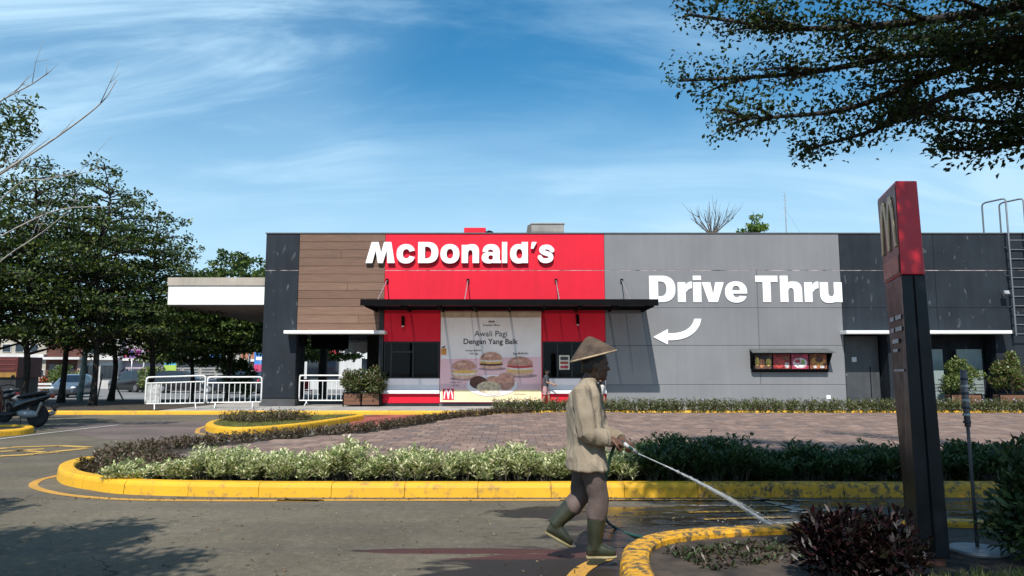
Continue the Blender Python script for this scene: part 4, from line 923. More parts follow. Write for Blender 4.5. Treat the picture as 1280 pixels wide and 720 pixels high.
def tier_tree(name, label, loc, H, tiers, R0, seed, n_leaf, leaf=(0.13, 0.075), first=0.28, group=None, bark='bark_dark', trunk_r=0.13, greens=GREENS, wts=(4, 3, 4, 1), lean=(0, 0), branches=7):
    rng = np.random.default_rng(seed); rr = random.Random(seed)
    t = thing(name, label, 'tree', loc, rr.uniform(0, 6.28), group)
    bend = [Vector((rr.uniform(-.15, .15)+lean[0]*k/6, rr.uniform(-.15, .15)+lean[1]*k/6, H*k/6)) if k else Vector((0, 0, -0.05)) for k in range(7)]
    spine = smooth_path(bend, 4); rad = [max(0.012, trunk_r*(1-0.88*i/(len(spine)-1))) for i in range(len(spine))]; rad[0] *= 1.5; rad[1] *= 1.15
    tr = MB().tube(spine, rad, 10); pos = []; axs = []; total = 0; limbs = []
    def at(u):
        x = u*(len(spine)-1); i = min(int(x), len(spine)-2); return spine[i].lerp(spine[i+1], x-i)
    for k in range(tiers):
        u = first+(0.96-first)*(k/(tiers-1))**0.95; env = (1-((u-first)/(1-first))**2.5)*0.88+0.14
        if k == 0: env *= 0.85
        nb_ = max(3, round(branches*(0.55+0.45*env))); a0 = rr.uniform(0, 6.28)
        for b in range(nb_):
            an = a0+6.283*b/nb_+rr.uniform(-.3, .3); ln = R0*env*rr.uniform(0.68, 1.12); o = at(min(0.97, max(.12, u+rr.uniform(-.045, .045))))
            dr = Vector((math.cos(an), math.sin(an), 0)); rise = rr.uniform(0.05, 0.22)
            pth = smooth_path([o, o+dr*ln*0.35+Vector((rr.uniform(-.1, .1), rr.uniform(-.1, .1), ln*rise*0.8)), o+dr*ln*0.7+Vector((0, 0, ln*rise)), o+dr*ln+Vector((rr.uniform(-.2, .2), rr.uniform(-.2, .2), ln*rise*0.9))], 4)
            limbs.append((pth, ln, env))
    tot = sum(l[1]**1.6 for l in limbs)
    for pth, ln, env in limbs:
        r0 = 0.012+0.016*ln; tr.tube(pth, [r0*(1-0.8*i/(len(pth)-1)) for i in range(len(pth))], 5)
        m_ = max(20, int(n_leaf*ln**1.6/tot)); q, d = spray(rng, pth[2:], ln*0.30, 0.045+0.012*ln, m_); pos.append(q); axs.append(d)
    tr.build('trunk', M[bark], t, smooth=True)
    pos = np.concatenate(pos); axs = np.concatenate(axs); n = len(pos)
    ax = axs*0.5+rdir(rng, n); nr = np.array([0, 0, 1.0])+rdir(rng, n)*0.85
    me = leaves_mesh('crown', pos, ax, nr, leaf[0]*rng.uniform(.7, 1.3, n), leaf[1]*rng.uniform(.7, 1.3, n), palette(rng, n, greens, wts, .25)); link_mesh('crown', me, M['leaf'], t)
    return t
def bush(name, label, loc, rx, ry, h, seed, n, leaf=(0.09, 0.045), cols=GREENS, wts=(3, 3, 2, 2), z0=0.0, cat='bush', group=None, mat='hedge_leaf', parent=None, stems=8, up=0.4):
    rng = np.random.default_rng(seed); rr = random.Random(seed)
    t = parent or thing(name, label, cat, loc, 0, group)
    st = MB(); cl = []
    for k in range(stems*3):
        an = rr.uniform(0, 6.28); r = rr.random()**.5; tip = Vector((math.cos(an)*rx*r*.85, math.sin(an)*ry*r*.85, z0+h*(0.16+0.78*rr.random()*(1-0.45*r*r)))); cl.append(tip)
        if k < stems: st.tube([(tip.x*.15, tip.y*.15, z0-0.03), (tip.x*.5, tip.y*.5, (z0+tip.z)*.5), tip], [0.014, 0.010, 0.004], 5)
    st.build('stem', M['bark'], t)
    c = np.array([tuple(x) for x in cl])[rng.integers(0, len(cl), n)]; rad = 0.36*min(rx, ry, h)+0.06
    pos = c+rdir(rng, n)*rad*rng.random((n, 1))**.4*np.array([1.1, 1.1, .9]); pos[:, 2] = np.maximum(pos[:, 2], z0+0.02)
    out = pos-np.array([0, 0, z0+h*.35]); out /= np.maximum(np.linalg.norm(out, axis=1, keepdims=True), .05)
    ax = out*.7+rdir(rng, n)*.8+np.array([0, 0, up]); nr = out*.5+rdir(rng, n)*.6+np.array([0, 0, .7])
    me = leaves_mesh('foliage', pos, ax, nr, leaf[0]*rng.uniform(.6, 1.35, n), leaf[1]*rng.uniform(.6, 1.3, n), palette(rng, n, cols, wts, .22)); link_mesh('foliage', me, M[mat], t)
    return t
# ---------------------------------------------------------------- hedges on the island
def hedge(name, label, x0, x1, y0, y1, zb, zt, seed, plants, per, cols, wts, leaf, gap=0.0, taper=None):
    rng = np.random.default_rng(seed); t = thing(name, label, 'hedge', ((x0+x1)/2, (y0+y1)/2, zb))
    px = rng.uniform(x0, x1, plants); py = rng.uniform(y0, y1, plants); hh = (zt-zb)*rng.uniform(.72, 1.12, plants)
    cid = np.round(px/0.33).astype(int); px = cid*0.33+rng.normal(0, .08, plants); ch = rng.uniform(.62, 1.12, 400); hh = hh*ch[cid % 400]
    if taper: hh *= np.array([taper(x) for x in px])
    P_, A_, N_ = [], [], []; st = MB()
    for k in range(plants):
        ns = 6
        for s in range(ns):
            tilt = rng.normal(0, .22, 2); h = hh[k]*rng.uniform(.75, 1.05); b = np.array([px[k]+rng.normal(0, .03), py[k]+rng.normal(0, .03), 0]); d = np.array([tilt[0], tilt[1], 1.0])
            if k % 2 == 0: st.tube([b, b+d*h*.9], [0.006, 0.003], 4, cap=False)
            m_ = per//ns; u = (0.34+0.68*rng.random(m_)**.8); p = b+d*(h*u)[:, None]
            an = rng.uniform(0, 6.28, m_); o = np.stack([np.cos(an), np.sin(an), rng.uniform(.15, 1.0, m_)+u*.35], 1)
            P_.append(p+o*rng.uniform(0, .035, (m_, 1))); A_.append(o); N_.append(np.stack([-np.cos(an)*.5, -np.sin(an)*.5, np.ones(m_)], 1)+rng.normal(0, .3, (m_, 3)))
    st.build('stem', M['bark'], t).location = (-(x0+x1)/2, -(y0+y1)/2, 0)
    P_ = np.concatenate(P_); n = len(P_); P_ -= np.array([(x0+x1)/2, (y0+y1)/2, 0])
    me = leaves_mesh('foliage', P_, np.concatenate(A_), np.concatenate(N_), leaf[0]*rng.uniform(.65, 1.3, n), leaf[1]*rng.uniform(.7, 1.3, n), palette(rng, n, cols, wts, .18)); link_mesh('foliage', me, M['hedge_leaf'], t)
    return t
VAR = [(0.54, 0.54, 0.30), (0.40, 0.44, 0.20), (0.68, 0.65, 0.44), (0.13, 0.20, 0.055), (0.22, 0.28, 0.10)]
hy0 = FR_Y+0.42
lo_x = G(186, 602).x; hi_x = G(265, 602).x
hedge('variegated_hedge', 'pale cream and green variegated hedge behind the yellow kerb', lo_x, G(800, 600).x, hy0, hy0+0.75, 0.05, 0.41, 21, 460, 150, VAR, (4, 5, 3, 2, 3), (0.060, 0.022), taper=lambda x: 0.62 if x < hi_x else 1.0)
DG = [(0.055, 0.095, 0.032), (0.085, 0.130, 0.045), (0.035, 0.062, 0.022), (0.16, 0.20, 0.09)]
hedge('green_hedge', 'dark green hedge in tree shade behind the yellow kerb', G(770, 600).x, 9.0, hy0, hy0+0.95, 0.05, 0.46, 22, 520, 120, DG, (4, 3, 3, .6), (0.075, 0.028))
# low purple-brown plants along the back edge of the island, and round its nose
def ground_cover(name, label, path, w, n, seed, cols, wts, h, leaf=(0.07, 0.018), side=0, flowers=0):
    rng = np.random.default_rng(seed); pts = resample(path, .2); m_ = len(pts); k = rng.integers(0, m_-1, n); f = rng.random((n, 1))
    pp = np.array([tuple(p) for p in pts]); p = pp[k]*(1-f)+pp[k+1]*f; d = pp[k+1]-pp[k]; d /= np.linalg.norm(d, axis=1, keepdims=True); s = np.stack([-d[:, 1], d[:, 0], np.zeros(n)], 1)
    # sprigs: leaves climb upright shoots
    ns = max(1, n//9); sid = rng.integers(0, ns, n); off = rng.uniform(-w/2, w/2, ns)+side; base = p[:ns][sid]+s[:ns][sid]*off[sid][:, None]
    hgt = (h*(.55+.6*rng.random(ns)))[sid]; tilt = rng.normal(0, .25, (ns, 2))[sid]; u = rng.random(n)**.8
    q = base.copy(); q[:, 2] = 0.05+u*hgt; q[:, 0] += tilt[:, 0]*u*hgt; q[:, 1] += tilt[:, 1]*u*hgt
    an = rng.uniform(0, 6.28, n); ax = np.stack([np.cos(an), np.sin(an), rng.uniform(.3, 1.5, n)], 1); col = palette(rng, n, cols, wts, .25)
    if flowers: fl = (u > .85) & (rng.random(n) < flowers); col[fl] = (0.45, 0.36, 0.52)
    me = leaves_mesh(name, q, ax, rdir(rng, n)*.6+np.array([0, 0, 1.0]), leaf[0]*rng.uniform(.6, 1.3, n), leaf[1]*rng.uniform(.7, 1.4, n), col)
    return tag(link_mesh(name, me, M['hedge_leaf']), label, 'plants', None, 'stuff')
PUR = [(0.095, 0.060, 0.040), (0.14, 0.095, 0.060), (0.085, 0.085, 0.035), (0.055, 0.036, 0.028)]
ground_cover('low_plants', 'low purple brown bedding plants along the curved island edge', [p for p in back], 0.5, 19000, 31, PUR, (4, 3, 3, 1), 0.18, (0.06, 0.018), side=-0.30)
ground_cover('low_plants', 'dark low plants behind the rounded kerb end', smooth_path([G(120, 590, .05), G(150, 597, .05), G(190, 601, .05), G(215, 598, .05), G(190, 586, .05), G(150, 580, .05)], 5), 0.5, 7000, 32, PUR, (3, 3, 4, 2), 0.19, (0.06, 0.02))
LGR = [(0.11, 0.14, 0.05), (0.17, 0.18, 0.07), (0.075, 0.10, 0.035), (0.13, 0.09, 0.05)]
ground_cover('low_plants', 'strip of low green flowering plants in front of the restaurant', [Vector((-0.6, back[-1].y, 0)), Vector((26, back[-1].y, 0))], 0.7, 42000, 33, LGR, (4, 3, 3, 2), 0.40, (0.10, 0.024), side=0.05, flowers=.06)
rngg = np.random.default_rng(41)
def grass(name, label, poly, n, seed, cols, h, z, leafw=0.012):
    rng = np.random.default_rng(seed); xs = [p[0] for p in poly]; ys = [p[1] for p in poly]; out = []
    while len(out) < n:
        for x, y in zip(rng.uniform(min(xs), max(xs), n), rng.uniform(min(ys), max(ys), n)):
            if inside((x, y), poly): out.append((x, y, z))
            if len(out) >= n: break
    q = np.array(out); ax = np.array([0, 0, 1.0])+rng.normal(0, .45, (n, 3)); me = leaves_mesh(name, q, ax, rdir(rng, n), h*rng.uniform(.5, 1.5, n), leafw*rng.uniform(.7, 1.3, n), palette(rng, n, cols, [1]*len(cols), .25))
    return tag(link_mesh(name, me, M['needle']), label, 'grass', None, 'stuff')
ipoly = [(p.x, p.y) for p in offset_path(isl, -0.2)]
grass('grass', 'dry yellowing grass on the small kerbed island', ipoly, 26000, 42, [(0.20, 0.21, 0.06), (0.28, 0.24, 0.10), (0.12, 0.16, 0.045)], 0.06, 0.11, 0.012)
ground_cover('low_plants', 'brownish tufts at the rounded end of the grass island', [G(288, 530, .1), G(330, 528, .1), G(375, 526, .1)], 1.6, 6000, 43, PUR+[(0.16, 0.16, 0.05)], (3, 3, 3, 1, 3), 0.30, (0.09, 0.02))
g2 = [(p.x, p.y) for p in offset_path(kerb_path, -0.28) if -6 < p.x < 8]+[(8, FR_Y+.55), (-4.2, FR_Y+.6)]
grass('grass', 'thin green weeds between the front kerb and the hedge', g2, 15000, 44, [(0.055, 0.10, 0.02), (0.09, 0.13, 0.03)], 0.055, 0.05, 0.012)
nip = [(p.x, p.y) for p in offset_path(ni, 0.3) if p.x < 5.5 and p.y > 2.6]+[(1.6, 2.6), (5.4, 2.6)]
n2 = [(2.3, 2.9), (5.4, 2.9), (5.4, 5.35), (4.2, 5.2), (3.2, 4.7), (2.3, 4.5)]
grass('grass', 'patchy pale grass around the foot of the sign pylon', n2, 22000, 45, [(0.20, 0.20, 0.07), (0.30, 0.26, 0.12), (0.12, 0.15, 0.04)], 0.08, 0.10, 0.010)
ground_cover('low_plants', 'dark weeds and clippings inside the near kerb', [G(850, 700, .1), G(920, 692, .1), G(1010, 686, .1)], 0.6, 2600, 46, PUR+DG, (1, 0, 1, 4, 1, 0, 3, 0), 0.06, (0.05, 0.014))
# red-leaved and green shrubs beside the pylon
DR = [(0.018, 0.006, 0.008), (0.030, 0.008, 0.009), (0.010, 0.006, 0.006), (0.014, 0.012, 0.006)]
b = G(1048, 728, .1); bush('shrub', 'dark red leaved shrub left of the sign pylon', b, .17, .16, .42, 51, 2400, (.065, .024), DR, (4, 2, 4, 2))
b = G(1108, 730, .1); bush('shrub', 'almost black leaved shrub right at the foot of the sign pylon', b, .15, .15, .40, 52, 2200, (.065, .024), DR, (3, 1, 5, 3))
b = G(1300, 700, .1); bush('shrub', 'dark green leafy bush at the right edge beside the slim pole', b, .26, .3, .80, 53, 2600, (.075, .03), DG, (4, 2, 4, 1))
# ---------------------------------------------------------------- planters by the building
M['planter'] = wood_mat('planter_wood', (0.16, 0.072, 0.038), 5.5)
def planter(px0, px1, py_top, d, h, label, seed, ph, n=2600, cols=GREENS, trough=True):
    x0, x1 = P(px0, 480, d).x, P(px1, 480, d).x; w = x1-x0
    t = thing('planter_box', label, 'planter', ((x0+x1)/2, d, 0.12), 0, 'wooden planters by the restaurant wall')
    for k in range(3): MB().cbox(-w/2+0.02, -0.2, 0.06+h/3*k+0.004, w/2-0.02, -0.17, 0.06+h/3*(k+1)-0.004, 0.004).build('board', M['planter'], t)
    for s in (-1, 1):
        MB().box(s*w/2-0.02, -0.21, 0.0, s*w/2+0.02, -0.165, h+0.10).build('post', M['black'], t); MB().box(s*(w/2-0.03), -0.168, 0.06, s*(w/2-0.005), 0.2, 0.06+h).build('side_board', M['planter'], t)
    MB().box(-w/2, -0.165, 0.05, w/2, 0.2, h).build('soil', M['soil'], t); MB().box(-w/2-0.005, -0.215, h+0.062, w/2+0.005, -0.16, h+0.10).build('rim', M['black'], t)
    bush(None, None, None, w*.62, .46, ph, seed, n, (.10, .055), cols, (3, 3, 2, 2), z0=h, parent=t, stems=9); return t
GB = [(0.07, 0.10, 0.03), (0.11, 0.14, 0.04), (0.05, 0.06, 0.025), (0.15, 0.11, 0.06)]
planter(431, 453, 490, D-0.15, 0.42, 'left of two wooden planters with shrubs beside the red wall', 61, 0.95, cols=GB)
planter(453.5, 476, 490, D-0.15, 0.42, 'right of two wooden planters with shrubs beside the red wall', 62, 1.05, cols=GB)
planter(1184, 1222, 495, D-0.4, 0.38, 'wooden planter with round green bush in front of pale green doors', 63, 1.35, 3600, cols=[(0.09, 0.14, 0.03), (0.14, 0.19, 0.05), (0.05, 0.08, 0.02), (0.18, 0.18, 0.06)])
planter(1244, 1284, 495, D-0.4, 0.38, 'wooden planter with bush under the roof ladder', 64, 1.55, 3600, cols=[(0.10, 0.15, 0.03), (0.15, 0.19, 0.05), (0.06, 0.07, 0.02), (0.16, 0.10, 0.06)])

# ---------------------------------------------------------------- trees at the left
spec = [(-6, 30.0, 9.5, 11, 3.3), (30, 27.5, 9.4, 10, 3.1), (78, 31.5, 9.9, 11, 3.2), (118, 28.6, 9.6, 11, 3.0), (140, 33.5, 9.2, 10, 3.1), (188, 31.0, 8.2, 10, 2.7), (-70, 26.0, 8.2, 10, 3.3)]
tl = ['layered dark tree at the far left edge behind the bare branches', 'layered tree whose trunk stands right behind the scooters', 'layered tree with trunk directly before the parked hatchback', 'layered tree with thick straight trunk beside the painted pole', 'layered tree with trunk before the black car', 'layered tree nearest the side porch, its crown left of the white fascia', 'layered tree just beyond the left edge of the picture']
for k, (px, d, H, tn, r0) in enumerate(spec):
    p = P(px, 470, d); tier_tree('layered_tree', tl[k], (p.x, d, 0.09), H, tn, r0, 100+k, 7600, (0.165, 0.09), 0.25, 'layered trees in the bed left of the restaurant', trunk_r=0.125)
for k, (px, d, H, r0, lb) in enumerate([(240, 41, 6.8, 2.9, 'layered tree right behind the two white barriers'), (285, 40, 8.2, 3.4, 'fuller green tree behind the porch, beside the charcoal pier'), (345, 46, 8.6, 3.6, 'tree behind the terrace, its top showing left of the charcoal pier'), (402, 50, 8.0, 3.4, 'green tree seen through the open terrace')]):
    p = P(px, 470, d); tier_tree('street_tree', lb, (p.x, d, -0.3), H, 9, r0, 120+k, 13000, (0.24, 0.14), 0.32, 'street trees behind the restaurant', greens=[(0.06, 0.10, 0.025), (0.09, 0.14, 0.03), (0.04, 0.07, 0.02), (0.14, 0.16, 0.05)])
p = P(944, 300, 44); tier_tree('roof_tree', 'small bright green tree top showing above the grey roof', (p.x, 44, -0.3), P(944, 264, 44).z+0.3, 8, 1.5, 131, 6000, (0.22, 0.13), 0.45, greens=[(0.10, 0.17, 0.03), (0.14, 0.20, 0.04)], wts=(1, 1), trunk_r=0.1)
# ---------------------------------------------------------------- bare trees
def bare(name, label, loc, limbs, seed, r0, twig=6, mat='bark_pale'):
    """limbs: world polylines; side twigs are added"""
    rr = random.Random(seed); t = thing(name, label, 'tree', loc); o = Vector(loc); m_ = MB()
    for pts, r in limbs:
        pth = smooth_path([Vector(p)-o for p in pts], 5); n = len(pth); m_.tube(pth, [r*(1-.85*i/(n-1))+.004 for i in range(n)], 6)
        for k in range(twig):
            i = rr.randint(n//4, n-2); d = (pth[i+1]-pth[i]).normalized(); s = Vector((rr.uniform(-1, 1), rr.uniform(-.5, .5), rr.uniform(-.2, 1))); l = rr.uniform(.35, 1.1)*r0
            a = pth[i]; b = a+(d*.8+s*.6).normalized()*l*.5; c = b+(d*.9+s*.4+Vector((0, 0, .3))).normalized()*l*.5; m_.tube([a, b, c], [r*.25+.003, r*.15+.003, .003], 4)
            if rr.random() < .6: m_.tube([b, b+(d*.5-s*.7+Vector((0, 0, .4))).normalized()*l*.35], [.006, .003], 4)
    m_.build('branches', M[mat], t, smooth=True); return t
bt = (-13.2, 15.5, 0.0); fk = (-12.6, 15.3, 4.2)
bl = bare('bare_tree', 'leafless pale branches reaching in from the left edge', bt, [([bt, (-13.0, 15.5, 2.0), fk], .13), ([fk, P(-60, 262, 15), P(0, 218, 14.6), P(70, 172, 14.3), P(125, 130, 14), P(146, 100, 14)], .026), ([fk, P(-40, 160, 15.5), P(0, 127, 15.4), P(40, 105, 15.2), P(64, 88, 15)], .022),
     ([fk, P(-50, 320, 15), P(20, 285, 14.5), P(75, 262, 14.2), P(138, 258, 14)], .017), ([fk, P(-50, 300, 15), P(20, 232, 15), P(60, 224, 15), P(125, 212, 15)], .013), ([fk, P(-40, 345, 14.6), P(20, 312, 14.3), P(60, 285, 14.2), P(92, 258, 14)], .015), ([fk, P(-30, 235, 15.2), P(25, 200, 15), P(62, 172, 14.9)], .016)], 7, 1.0, 5)
rng = np.random.default_rng(71); q, d = spray(rng, [P(-90, 190, 15.5), P(-20, 168, 15.3), P(6, 150, 15.2), P(34, 134, 15)], .35, .10, 500); q2, d2 = spray(rng, [P(-90, 230, 15.5), P(-20, 205, 15.3), P(32, 160, 15)], .35, .14, 600); q = np.concatenate([q, q2])-np.array(bt); n = len(q)
link_mesh('sparse_leaves', leaves_mesh('sparse_leaves', q, rdir(rng, n), rdir(rng, n)+np.array([0, 0, .6]), .13*rng.uniform(.6, 1.3, n), .06*rng.uniform(.6, 1.3, n), palette(rng, n, GREENS, (3, 3, 3, 1))), M['leaf'], bl)
b0 = P(890, 300, 42); ft = (b0.x, 42, -0.3)
bare('bare_tree', 'bare twiggy tree top showing above the grey roof', ft, [([ft, (b0.x, 42, 4), P(890, 292, 42)], .14)]+[([P(890, 296, 42), P(890+s*.5, 283, 42), P(890+s, 263+abs(s)*.35, 42)], .05) for s in (-27, -18, -10, -3, 5, 12, 20, 27)], 8, 1.3, 7, 'bark')

# ---------------------------------------------------------------- near tree over the right: limbs seen, crown above
def big_tree(name, label, base, H, limbs, seed, n_leaf, width, leaf, cols=GREENS, wts=(4, 3, 4, .6), thick=.12, r=.2, fork=None):
    rng = np.random.default_rng(seed); rr = random.Random(seed); o = Vector(base); t = thing(name, label, 'tree', base); tr = MB()
    sp = smooth_path([o-o, Vector((.1, .05, H*.35)), Vector((-.05, 0, H*.7)), Vector((0, .1, H))], 5); tr.tube(sp, [r*(1-.7*i/(len(sp)-1)) for i in range(len(sp))], 12)
    pos = []; axs = []; tot = sum((Vector(l[0])-Vector(l[-1])).length*dn for l, w_, dn in limbs)
    for l, w_, dn in limbs:
        pth = smooth_path([Vector(p)-o for p in l], 5); n = len(pth); L_ = (pth[0]-pth[-1]).length; rb = .012+.011*L_
        tr.tube(pth, [rb*(1-.8*i/(n-1)) for i in range(n)], 7); k0 = n//6
        q, d = spray(rng, pth[k0:], width*w_, thick, int(n_leaf*dn*L_/tot*.45), .02); pos.append(q); axs.append(d)
        for s in range(int(5+L_*2.2)):                   # side shoots with their own sprays
            i = rr.randint(k0, n-2); d0 = (pth[i+1]-pth[i]).normalized(); sd = Vector((-d0.y, d0.x, 0))*rr.choice((-1, 1)); e = (d0*rr.uniform(.5, 1)+sd*rr.uniform(.3, .9)+Vector((0, 0, rr.uniform(-.12, .16)))).normalized(); ln = rr.uniform(.6, 1.5)*w_*width*1.5
            sp2 = [pth[i], pth[i]+e*ln*.5+Vector((0, 0, .04)), pth[i]+e*ln]; tr.tube(sp2, [rb*.35, rb*.22, .004], 5)
            q, d = spray(rng, sp2, .26*w_, thick*.7, int(n_leaf*dn*L_/tot*.55/(5+L_*2.2)), .05); pos.append(q); axs.append(d)
    tr.build('trunk', M['bark_dark'], t, smooth=True); pos = np.concatenate(pos); axs = np.concatenate(axs); n = len(pos)
    me = leaves_mesh('crown', pos, axs*.6+rdir(rng, n), np.array([0, 0, 1.0])+rdir(rng, n)*.9, leaf[0]*rng.uniform(.65, 1.3, n), leaf[1]*rng.uniform(.7, 1.3, n), palette(rng, n, cols, wts, .25)); link_mesh('crown', me, M['leaf'], t); return t
base = (7.6, 4.6, 0.0); T0 = Vector((7.5, 4.7, 4.6))
limbs = [([T0, P(1400, 50, 7.0), P(1290, 74, 7.8), P(1150, 68, 8.6), P(1000, 92, 9.4), P(848, 101, 10)], .8), ([T0, P(1390, 20, 6.8), P(1240, 70, 7.8), P(1150, 100, 8.3), P(1050, 138, 8.8), P(908, 150, 9.4)], .75), ([T0, P(1380, 85, 6.6), P(1290, 104, 7.4), P(1190, 118, 8), P(1100, 160, 8.4), P(1004, 188, 8.8)], .6),
         ([T0, P(1400, -20, 7), P(1200, 20, 8), P(1010, 36, 9), P(856, 18, 9.6)], .8), ([T0, P(1400, -60, 7), P(1200, -25, 8), P(1000, -10, 9), P(880, -10, 9.6)], .9), ([T0, P(1420, 130, 6.6), P(1300, 172, 7.4), P(1230, 186, 7.8), P(1178, 186, 8)], .45), ([T0, P(1420, 40, 8), P(1300, 30, 9.2), P(1200, 45, 10), P(1100, 50, 11)], .7), ([T0, P(1420, 0, 7.4), P(1290, 140, 8.2), P(1210, 150, 8.6), P(1140, 140, 9)], .5)]
limbs = [(l, w_, .66) for l, w_ in limbs]
for a, l, z in ((190, 6.9, 6.6), (182, 6.6, 5.9), (200, 6.6, 6.9), (209, 6.4, 5.9), (172, 6.2, 6.8), (160, 5.0, 6.6), (220, 6.2, 6.9), (240, 5.4, 6.2), (230, 5.8, 7.2), (222, 7.4, 6.2), (230, 7.4, 6.0), (237, 7.2, 6.4), (214, 7.2, 6.3), (244, 6.6, 6.6), (226, 6.6, 6.9), (150, 4.6, 6.2), (175, 5.8, 6.0), (195, 6.3, 6.2), (215, 6.0, 6.4), (165, 5.2, 7.2), (185, 6.2, 7.2), (205, 5.6, 7.4), (235, 4.6, 6.6), (255, 4.0, 7.0), (225, 5.8, 5.8)):
    e = Vector((math.cos(R(a)), math.sin(R(a)), 0)); c = Vector((7.5, 4.7, z-1.0)); limbs.append(([c, c+e*l*.4+Vector((0, 0, .7)), c+e*l*.75+Vector((0, 0, .95)), c+e*l+Vector((0, 0, 1.0))], 1.1, 1.9))
big_tree('overhanging_tree', 'dark small leaved tree whose layered branches hang in at the upper right', base, 7.4, limbs, 81, 230000, .56, (.070, .042), cols=[(0.030, 0.050, 0.012), (0.045, 0.070, 0.015), (0.018, 0.034, 0.010), (0.10, 0.12, 0.03)], wts=(4, 3, 4, .3))
# tree beside the camera on the left that throws its shadow on the road
base = (-7.4, 1.2, 0.0); limbs = []
for a, l, z in ((25, 3.6, 4.6), (5, 4.2, 4.9), (-12, 4.6, 4.6), (-30, 4.2, 5.2), (15, 3.4, 5.6), (-5, 3.8, 5.8), (-45, 3.6, 5.6), (60, 3, 5), (130, 3, 5), (200, 3.2, 5.2), (270, 3, 5)):
    e = Vector((math.cos(R(a)), math.sin(R(a)), 0)); c = Vector((-7.4, 1.2, z-.7)); limbs.append(([c, c+e*l*.4+Vector((0, 0, .45)), c+e*l*.75+Vector((0, 0, .6)), c+e*l+Vector((0, 0, .6))], .7, 1))
big_tree('roadside_tree', 'tree standing left of the picture that shades the road in the lower left', base, 6.0, limbs, 82, 30000, .55, (.11, .06))
# leafy tree left of the frame that shades the scooters
base = (-16.2, 15.2, 0.0); limbs = []
for a, l, z in ((0, 4.4, 4.9), (18, 4.0, 5.6), (-20, 4.2, 5.2), (40, 4.0, 5.0), (-42, 3.8, 5.8), (70, 3.6, 5.6), (100, 3.4, 5.2), (150, 3.2, 5.2), (200, 3.2, 5.4), (250, 3.2, 5.2), (300, 3.4, 5.4), (8, 3.6, 6.2)):
    e = Vector((math.cos(R(a)), math.sin(R(a)), 0)); c = Vector((-16.2, 15.2, z-.7)); limbs.append(([c, c+e*l*.4+Vector((0, 0, .45)), c+e*l*.75+Vector((0, 0, .6)), c+e*l+Vector((0, 0, .6))], .8, 1))
big_tree('roadside_tree', 'leafy tree at the left edge that shades the scooters', base, 6.2, limbs, 83, 26000, .6, (.13, .07))
rng = np.random.default_rng(91); n = 900
xy = np.stack([rng.uniform(-7, 4, n), rng.uniform(4.2, 7.7, n)], 1); k = rng.random(n) < .45; xy[k, 1] = FR_Y-np.abs(rng.normal(0, .10, k.sum()))-.02
q = np.column_stack([xy, np.full(n, .006)]); ax = rdir(rng, n); ax[:, 2] *= .15
tag(link_mesh('leaf_litter', leaves_mesh('leaf_litter', q, ax, np.array([0, 0, 1.0])+rdir(rng, n)*.3, rng.uniform(.015, .05, n), rng.uniform(.01, .022, n), palette(rng, n, [(0.20, 0.13, 0.06), (0.10, 0.07, 0.04), (0.30, 0.24, 0.14), (0.08, 0.09, 0.03)], (3, 3, 2, 1))), M['needle']), 'dry leaves and grit scattered on the road and along the kerb', 'leaves', None, 'stuff')
# wooded backdrop beyond the shops
rng = np.random.default_rng(92); n = 26000; ang = rng.uniform(-75, 95, n); top = 7.0+2.2*np.sin(ang*.21)+1.6*np.sin(ang*.57+1)+1.2*np.sin(ang*1.3)
q = np.column_stack([ang, 104+rng.normal(0, 3, n), top*rng.random(n)**.55]); tag(link_mesh('far_trees', leaves_mesh('far_trees', q, rdir(rng, n), rdir(rng, n)+np.array([0, -.6, .6]), rng.uniform(.5, 1.1, n), rng.uniform(.35, .7, n), palette(rng, n, [(0.05, 0.08, 0.03), (0.07, 0.10, 0.04), (0.035, 0.055, 0.025)], (1, 1, 1))), M['leaf']), 'far-off belt of trees behind the shops', 'trees', None, 'stuff')
# ================================================================= cars and scooters
M['tyre'] = pm('tyre_rubber', (0.015, 0.015, 0.016), 0.85); M['rim'] = pm('alloy_rim', (0.35, 0.35, 0.36), 0.35, 0.05, 3, metal=0.8)
M['carglass'] = pm('car_glass', (0.012, 0.018, 0.025), 0.06, 0.1, 2, spec=0.8); M['lamp_w'] = pm('headlamp', (0.75, 0.76, 0.78), 0.15, 0.05, 3); M['lamp_r'] = pm('tail_lamp', (0.45, 0.015, 0.02), 0.2, 0.1, 3); M['plate'] = pm('number_plate', (0.05, 0.05, 0.05), 0.5); M['trim'] = pm('plastic_trim', (0.02, 0.02, 0.021), 0.6)
HATCH = [(-2.0, .36, .72, .74, .66, .60), (-1.93, .27, .86, .90, .76, .66), (-1.7, .24, .95, 1.22, .83, .66), (-1.35, .22, .97, 1.45, .85, .64), (-.5, .2, .95, 1.52, .86, .65), (.25, .2, .93, 1.46, .86, .64), (1.02, .2, .90, .97, .85, .70), (1.55, .22, .82, .87, .82, .68), (1.88, .27, .70, .74, .74, .60), (1.98, .36, .58, .60, .66, .54)]
SUV = [(-2.3, .45, .95, .98, .80, .72), (-2.25, .34, 1.05, 1.25, .88, .74), (-2.05, .32, 1.10, 1.68, .91, .76), (-1.2, .3, 1.10, 1.78, .92, .77), (.2, .3, 1.08, 1.74, .92, .77), (.95, .3, 1.06, 1.14, .91, .78), (1.7, .32, 1.0, 1.06, .89, .78), (2.15, .36, .88, .92, .82, .70), (2.28, .46, .74, .76, .74, .64)]
